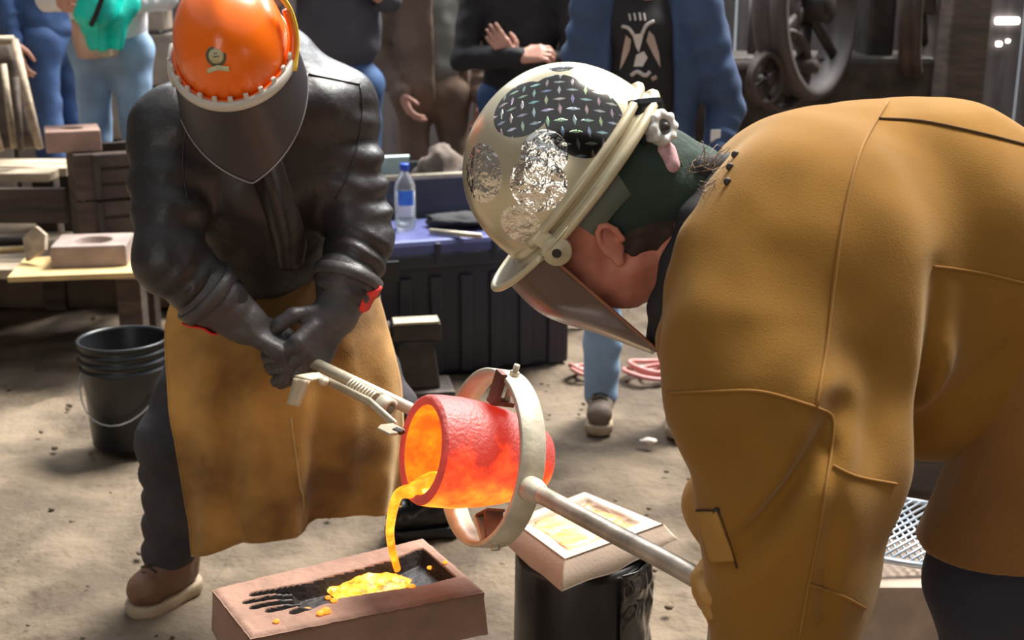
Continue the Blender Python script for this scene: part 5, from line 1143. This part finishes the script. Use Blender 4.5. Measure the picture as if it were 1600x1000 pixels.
    w = W(1218, 1085, 1.72); b = blob_for([w, w+(-0.1, 0.05, -0.15)], 0.12, 0.0055); hand(b, w, (-0.35, 0.15, -0.8), (-0.7, 0.6, 0.2), -1, (0.6, 0.8, 0.5), 0.012, 1.1, 0.004); b.cap(w, w + (0.0, 0, 0.08), 0.042, 0.06, 0.02); b.build('gauntlet', M_ga, t)
suede_man()

# ------------------------------------------------------------------ onlookers
def onlooker(label, x, y, z0, face, top, trousers, sc=1.0, armL=None, armR=None, hair=M_hair, sleeves=True, jacket=None, longtop=0.86, lean=(0, 0), feet=0.10, shoe=M_boot, handL=None, handR=None, wide=1.0, stance=None):
    """armL/armR: (elbow, wrist) in (forward, left, height); face: heading in the plan"""
    t = thing('person', label, 'person', (x, y, z0), 'onlookers'); f = nrm((face[0], face[1], 0)); l = np.array((-f[1], f[0], 0)); o = np.array((x, y, z0))
    P = lambda a, b_, h: o + (f*a + l*b_ + np.array((0, 0, h)))*sc + np.array((lean[0], lean[1], 0))*max(0, h-0.9)
    armL = armL or ((-0.03, 0.27, 1.14), (0.05, 0.27, 0.88)); armR = armR or ((-0.03, -0.27, 1.14), (0.05, -0.27, 0.88))
    sh = [P(0, 0.18*wide, 1.45), P(0, -0.18*wide, 1.45)]; el = [P(*armL[0]), P(*armR[0])]; wr = [P(*armL[1]), P(*armR[1])]
    st = stance or ((0.0, feet), (0.0, -feet)); an = [P(st[0][0], st[0][1], 0.09), P(st[1][0], st[1][1], 0.09)]; kn = [P(st[0][0]*0.6+0.02, st[0][1]*1.02, 0.50), P(st[1][0]*0.6+0.02, st[1][1]*1.02, 0.50)]; hp = [P(0, 0.09, 0.92), P(0, -0.09, 0.92)]
    neck = P(0, 0, 1.50); hd = P(0.025, 0, 1.65)
    b = blob_for([*sh, *el, *wr, *an, hd], 0.16, 0.016); b.cap(P(0, 0, 0.95), P(0, 0, 1.35), 0.085, 0.098, 0.05, flat=(l, 1.2)); b.cap(*sh, 0.045, 0.045, 0.03); b.cap(neck - (0, 0, 0.05), hd - (0, 0, 0.04), 0.055, 0.055, 0.02)
    for s_, e, w in zip(sh, el, wr): b.cap(s_, e, 0.045, 0.038); b.cap(e, w, 0.038, 0.028)
    for h_, k_, a in zip(hp, kn, an): b.cap(h_, k_, 0.07, 0.05); b.cap(k_, a, 0.05, 0.038)
    fine = blob_for([hd], 0.19, 0.008); head(fine, hd, f, (0, 0, 1), sc); fine.cap(hd - (0, 0, 0.06), neck, 0.055, 0.058, 0.02); ex = [fine]
    for hs, w, e, sd in ((handL, wr[0], el[0], 1), (handR, wr[1], el[1], -1)):
        hs = hs or {}; d = hs.get('d'); d = (w-e) if d is None else f*d[0]+l*d[1]+np.array((0, 0, d[2])); n = hs.get('n', (0.25, -sd, 0)); n = f*n[0]+l*n[1]+np.array((0, 0, n[2]))
        hb = blob_for([w, w+nrm(d)*0.19], 0.07, 0.006); hand(hb, w, d, n, hs.get('thumb', -sd), hs.get('curl', (0.3, 0.4, 0.3)), 0.0095, 1.0, 0.003); hb.cap(w, w - nrm(w-e)*0.06, 0.026, 0.032, 0.01); ex.append(hb)
    b.build('body', M_skin, t, ex)
    b = blob_for([hd], 0.19, 0.009); b.ell(hd + (0, 0, 0.055*sc) - f*0.015, (f, l, (0, 0, 1)), np.array((0.112, 0.088, 0.095))*sc, 0.01); b.ell(hd + f*0.09 - (0, 0, 0.05), (f, l, (0, 0, 1)), (0.06, 0.1, 0.085), 0.02, op='sub'); b.noise(0.006, 40, 2); b.build('hair', hair, t)
    g = blob_for([*sh, *el, *wr, P(0, 0, longtop)], 0.20, 0.011); tw = 1.28*wide
    g.cap(P(0, 0, longtop+0.13), P(0, 0, 1.18), 0.135, 0.132, 0.05, flat=(l, tw)); g.cap(P(0, 0, 1.18), P(0.0, 0, 1.36), 0.130, 0.125, 0.05, flat=(l, tw)); g.cap(sh[0]-l*0.02, sh[1]+l*0.02, 0.066, 0.066, 0.05)
    for s_, e, w in zip(sh, el, wr):
        g.cap(s_, e, 0.068, 0.058, 0.03, rip=(0.004, 4))
        if sleeves: g.cap(e, e*0.08+w*0.92, 0.056, 0.045, 0.02, rip=(0.004, 4))
    g.noise(0.008, 11, 3, 2); g.cut(P(0, 0, longtop), (0, 0, -1)) if longtop else None
    if jacket is not None:
        g.D += 0.012; g.build('shirt', top, t); j = blob_for([*sh, *el, *wr, P(0, 0, longtop-0.12)], 0.22, 0.011); lt = longtop-0.08
        j.cap(P(0, 0, lt+0.12), P(0, 0, 1.18), 0.152, 0.145, 0.05, flat=(l, tw)); j.cap(P(0, 0, 1.18), P(0, 0, 1.36), 0.142, 0.135, 0.05, flat=(l, tw)); j.cap(sh[0]-l*0.02, sh[1]+l*0.02, 0.076, 0.076, 0.05)
        for s_, e, w in zip(sh, el, wr): j.cap(s_, e, 0.078, 0.066, 0.03, rip=(0.006, 4)); j.cap(e, e*0.06+w*0.94, 0.064, 0.054, 0.02, rip=(0.006, 4))
        j.noise(0.009, 10, 5, 2); off = jacket[1]
        j.cap(P(0.17, off-0.012, 1.60), P(0.17, off+0.012, 0.60), jacket[2], jacket[2]*1.1, 0.01, flat=(f, 1.6), op='sub'); j.cut(P(0, 0, lt), (0, 0, -1)); jo = j.build('jacket', jacket[0], t)
    else: g.build('shirt', top, t)
    if trousers is not None:
        b = blob_for([*hp, *kn, *an], 0.16, 0.012); b.cap(hp[0]-l*0.01, hp[1]+l*0.01, 0.112, 0.112, 0.05); b.cap(P(0, 0, 1.02), P(0, 0, 0.92), 0.10, 0.11, 0.04, flat=(l, 1.25))
        for h_, k_, a in zip(hp, kn, an): b.cap(h_, k_, 0.088, 0.070, 0.05, rip=(0.003, 3)); b.cap(k_, a, 0.068, 0.064, 0.03, rip=(0.005, 4))
        b.noise(0.006, 12, 4, 2); b.cut(P(0, 0, 0.06), (0, 0, -1)); b.build('trousers', trousers, t)
    n0 = len(C.objects)
    for a in an:
        kk = set(t.children); boot(t, (a[0], a[1], 0), (a[0]+f[0]*0.17, a[1]+f[1]*0.17, 0), (a[0], a[1], 0.12), shoe, M_sole, 'shoe')
        for c in t.children:
            if c not in kk and z0: c.matrix_basis = Matrix.Translation((0, 0, z0))
    return t, P, f, l
M_wshirt = mat('white_shirt', s2l(226, 224, 226), 0.9, 0, 0.06, 6); M_dtee = mat('charcoal_tee', s2l(78, 76, 84), 0.9, 0, 0.12, 6); M_bjk = mat('brown_work_jacket', s2l(124, 102, 86), 0.9, 0, 0.18, 6, bump=0.3, bscale=60); M_gsh = mat('grey_shirt', s2l(128, 124, 116), 0.9, 0, 0.12, 6); M_bpt = mat('brown_work_trousers', s2l(122, 98, 80), 0.9, 0, 0.15, 6); M_dj = mat('denim_jacket', s2l(62, 82, 116), 0.85, 0, 0.22, 6, bump=0.25, bscale=220, bdist=0.003); M_dkj = mat('dark_denim', s2l(52, 76, 116), 0.88, 0, 0.25, 6)
PZ = 0.28
p = W(80, 90, 6.5); onlooker('onlooker in dark blue denim from neck to ankle, standing on the raised earth step', p[0], p[1], PZ, (0.95, -0.3), M_dkj, M_dkj, armR=((-0.09, -0.22, 1.16), (-0.04, -0.22, 0.92)))
p = W(175, 88, 5.9); t2, P2, f2, l2 = onlooker('onlooker in white shirt and pale jeans with a teal bag slung in front', p[0], p[1], PZ, (-0.15, -1), M_wshirt, M_ljeans, longtop=0.88, armL=((0.0, 0.27, 1.15), (0.16, 0.12, 1.12)), armR=((0.02, -0.27, 1.15), (0.2, -0.12, 1.14)))
# teal satchel and peach cloth held in front
M_teal = mat('teal_cloth', s2l(0, 196, 176), 0.45, 0, 0.25, 7, bump=0.3, bscale=30)
tg = thing('teal_bag', 'bright teal drawstring bag with black strap hanging on the onlooker in white', 'bag', W(165, 80, 5.6))
V, F_ = sheet([[W(108, -12, 5.66), W(140, -12, 5.58), W(178, -12, 5.58), W(214, -12, 5.66)], [W(110, 22, 5.66), W(140, 24, 5.55), W(178, 24, 5.55), W(213, 10, 5.64)], [W(132, 38, 5.64), W(150, 44, 5.56), W(176, 44, 5.56), W(198, 34, 5.62)], [W(150, 76, 5.64), W(160, 78, 5.58), W(178, 77, 5.58), W(196, 74, 5.62)]], 8, lambda s, q, P_: 0.02*np.sin(16*s+5*q) + 0.012*fbm(P_*14, 2, 2)); mesh_obj('pouch', V, F_, M_teal, tg, solid=0.012)
MB().tube([W(165, -20, 5.50), W(152, 18, 5.505), W(142, 40, 5.53)], 0.011, 8, smooth_path=5, flat=((1, 0, 0), 0.5)).build('strap', M_black, tg)
V, F_ = sheet([[W(112, 30, 5.72), W(135, 36, 5.66), W(160, 42, 5.66), W(182, 60, 5.7)], [W(114, 62, 5.72), W(135, 66, 5.66), W(160, 70, 5.66), W(184, 72, 5.7)], [W(122, 90, 5.72), W(138, 92, 5.66), W(162, 90, 5.66), W(184, 88, 5.7)]], 7, lambda s, q, P_: 0.008*np.sin(22*s)); tag(mesh_obj('peach_cloth', V, F_, mat('peach_cloth', s2l(198, 160, 140), 0.9), solid=0.008), 'peach coloured cloth hanging below the teal bag', 'cloth')
p = W(528, 60, 6.0); onlooker('onlooker in plain charcoal tee-shirt and blue jeans behind the orange hard hat', p[0], p[1], 0, (0.1, -1), M_dtee, M_jeans, sleeves=False, wide=1.1, longtop=0.96, sc=1.12, armL=((0.08, 0.21, 1.26), (0.18, 0.0, 1.40)), armR=((0.06, -0.27, 1.24), (0.20, -0.06, 1.42)))
p = W(674, 90, 6.4); onlooker('onlooker in open brown work jacket and brown trousers', p[0], p[1], 0, (0.30, -1), M_gsh, M_bpt, jacket=(M_bjk, 0.07, 0.09), longtop=0.92, sc=1.04, armR=((-0.04, -0.26, 1.14), (0.10, -0.17, 0.92)), armL=((-0.04, 0.25, 1.14), (0.06, 0.22, 0.9)))
p = W(812, 70, 6.1); onlooker('onlooker in black long-sleeved top with arms crossed', p[0], p[1], 0, (-0.05, -1), M_black, M_dkj, sc=1.04, wide=1.0, armR=((0.10, -0.25, 1.11), (0.24, 0.02, 1.125)), armL=((0.10, 0.25, 1.10), (0.20, -0.02, 1.11)),
    handR=dict(d=(0.05, 1.0, 0.22), n=(-0.75, 0, -0.65), thumb=1, curl=(0.5, 0.7, 0.5)), handL=dict(d=(0.1, -0.62, 0.80), n=(-0.9, 0, 0.1), thumb=-1, curl=(0.08, 0.1, 0.08)))
p = W(1008, 60, 4.45); t6, P6, f6, l6 = onlooker('onlooker in open blue denim jacket over a black printed tee-shirt', p[0], p[1], 0, (-0.12, -1), M_black, M_ljeans, jacket=(M_dj, -0.005, 0.112), longtop=0.90, wide=1.0, sc=1.0, armL=((-0.03, 0.28, 1.10), (0.07, 0.25, 0.92)), armR=((-0.05, -0.24, 1.12), (0.0, -0.24, 0.86)), stance=((0.10, 0.16), (0.10, -0.12)), shoe=mat('taupe_boot', s2l(112, 96, 82), 0.7, 0, 0.2, 12))
def tee_print():
    sh = [c for c in t6.children if c.name.startswith('shirt')][0]
    from mathutils.bvhtree import BVHTree
    bvh = BVHTree.FromPolygons([v.co for v in sh.data.vertices], [tuple(q.vertices) for q in sh.data.polygons]); C0 = Vector((0, 0, CAM_H))
    def on(u, v):
        d = (Vector(W(u, v, 4.4))-C0).normalized(); h = bvh.ray_cast(C0, d); return np.array(h[0] - d*0.004) if h[0] is not None else W(u, v, 4.3)
    def poly(pts, m, name):
        Q = np.array(pts, float); V = [on(*q) for q in Q]; c = Q.mean(0); V.append(on(*c)); n = len(Q); mesh_obj(name, V, [(i, (i+1) % n, n) for i in range(n)], m, sh, smooth=False)
    pink, pale = mat('print_tan', s2l(188, 166, 152), 0.8), mat('print_white', s2l(214, 206, 202), 0.8)
    def bar(pts, r, m, name): MB().tube([on(*q) for q in catmull(np.array(pts, float), 5)], r, 6).build(name, m, sh)
    poly([(978, 55), (986, 62), (984, 78), (975, 98), (968, 110), (972, 84)], pink, 'print_shape'); poly([(1014, 48), (1022, 56), (1030, 84), (1032, 106), (1022, 88), (1010, 64)], pink, 'print_shape')
    bar([(972, 41), (982, 44), (990, 54)], 0.006, pale, 'print_stroke'); bar([(1022, 33), (1010, 40), (1003, 54)], 0.006, pale, 'print_stroke')
    poly([(988, 54), (1006, 52), (1001, 72), (998, 82), (993, 72)], pale, 'print_shape'); poly([(994, 86), (1006, 80), (1012, 90), (1004, 104), (990, 104)], pale, 'print_shape')
    bar([(986, 118), (996, 112), (1008, 118), (1016, 112)], 0.007, pale, 'print_stroke'); bar([(1018, 124), (1026, 120)], 0.008, pink, 'print_stroke')
    for u in (983, 991, 999, 1006): bar([(u, 20+(u % 3)), (u+1, 26), (u+2, 32)], 0.004, pale, 'print_stroke')
    pt = W(1128, 218, 4.22); 
tee_print()
jk6 = [c for c in t6.children if c.name.startswith('jacket')][0]
from mathutils.bvhtree import BVHTree
_b = BVHTree.FromPolygons([v.co for v in jk6.data.vertices], [tuple(q.vertices) for q in jk6.data.polygons]); _c = Vector((0, 0, CAM_H))
_d = (Vector(W(1118, 212, 4.4))-_c).normalized(); _h = _b.ray_cast(_c, _d)
if _h[0] is not None: MB().box(np.array(_h[0]), (0.034, 0.008, 0.042), bev=0.002).build('sleeve_tag', mat('white_tag', s2l(225, 225, 225), 0.6), jk6)
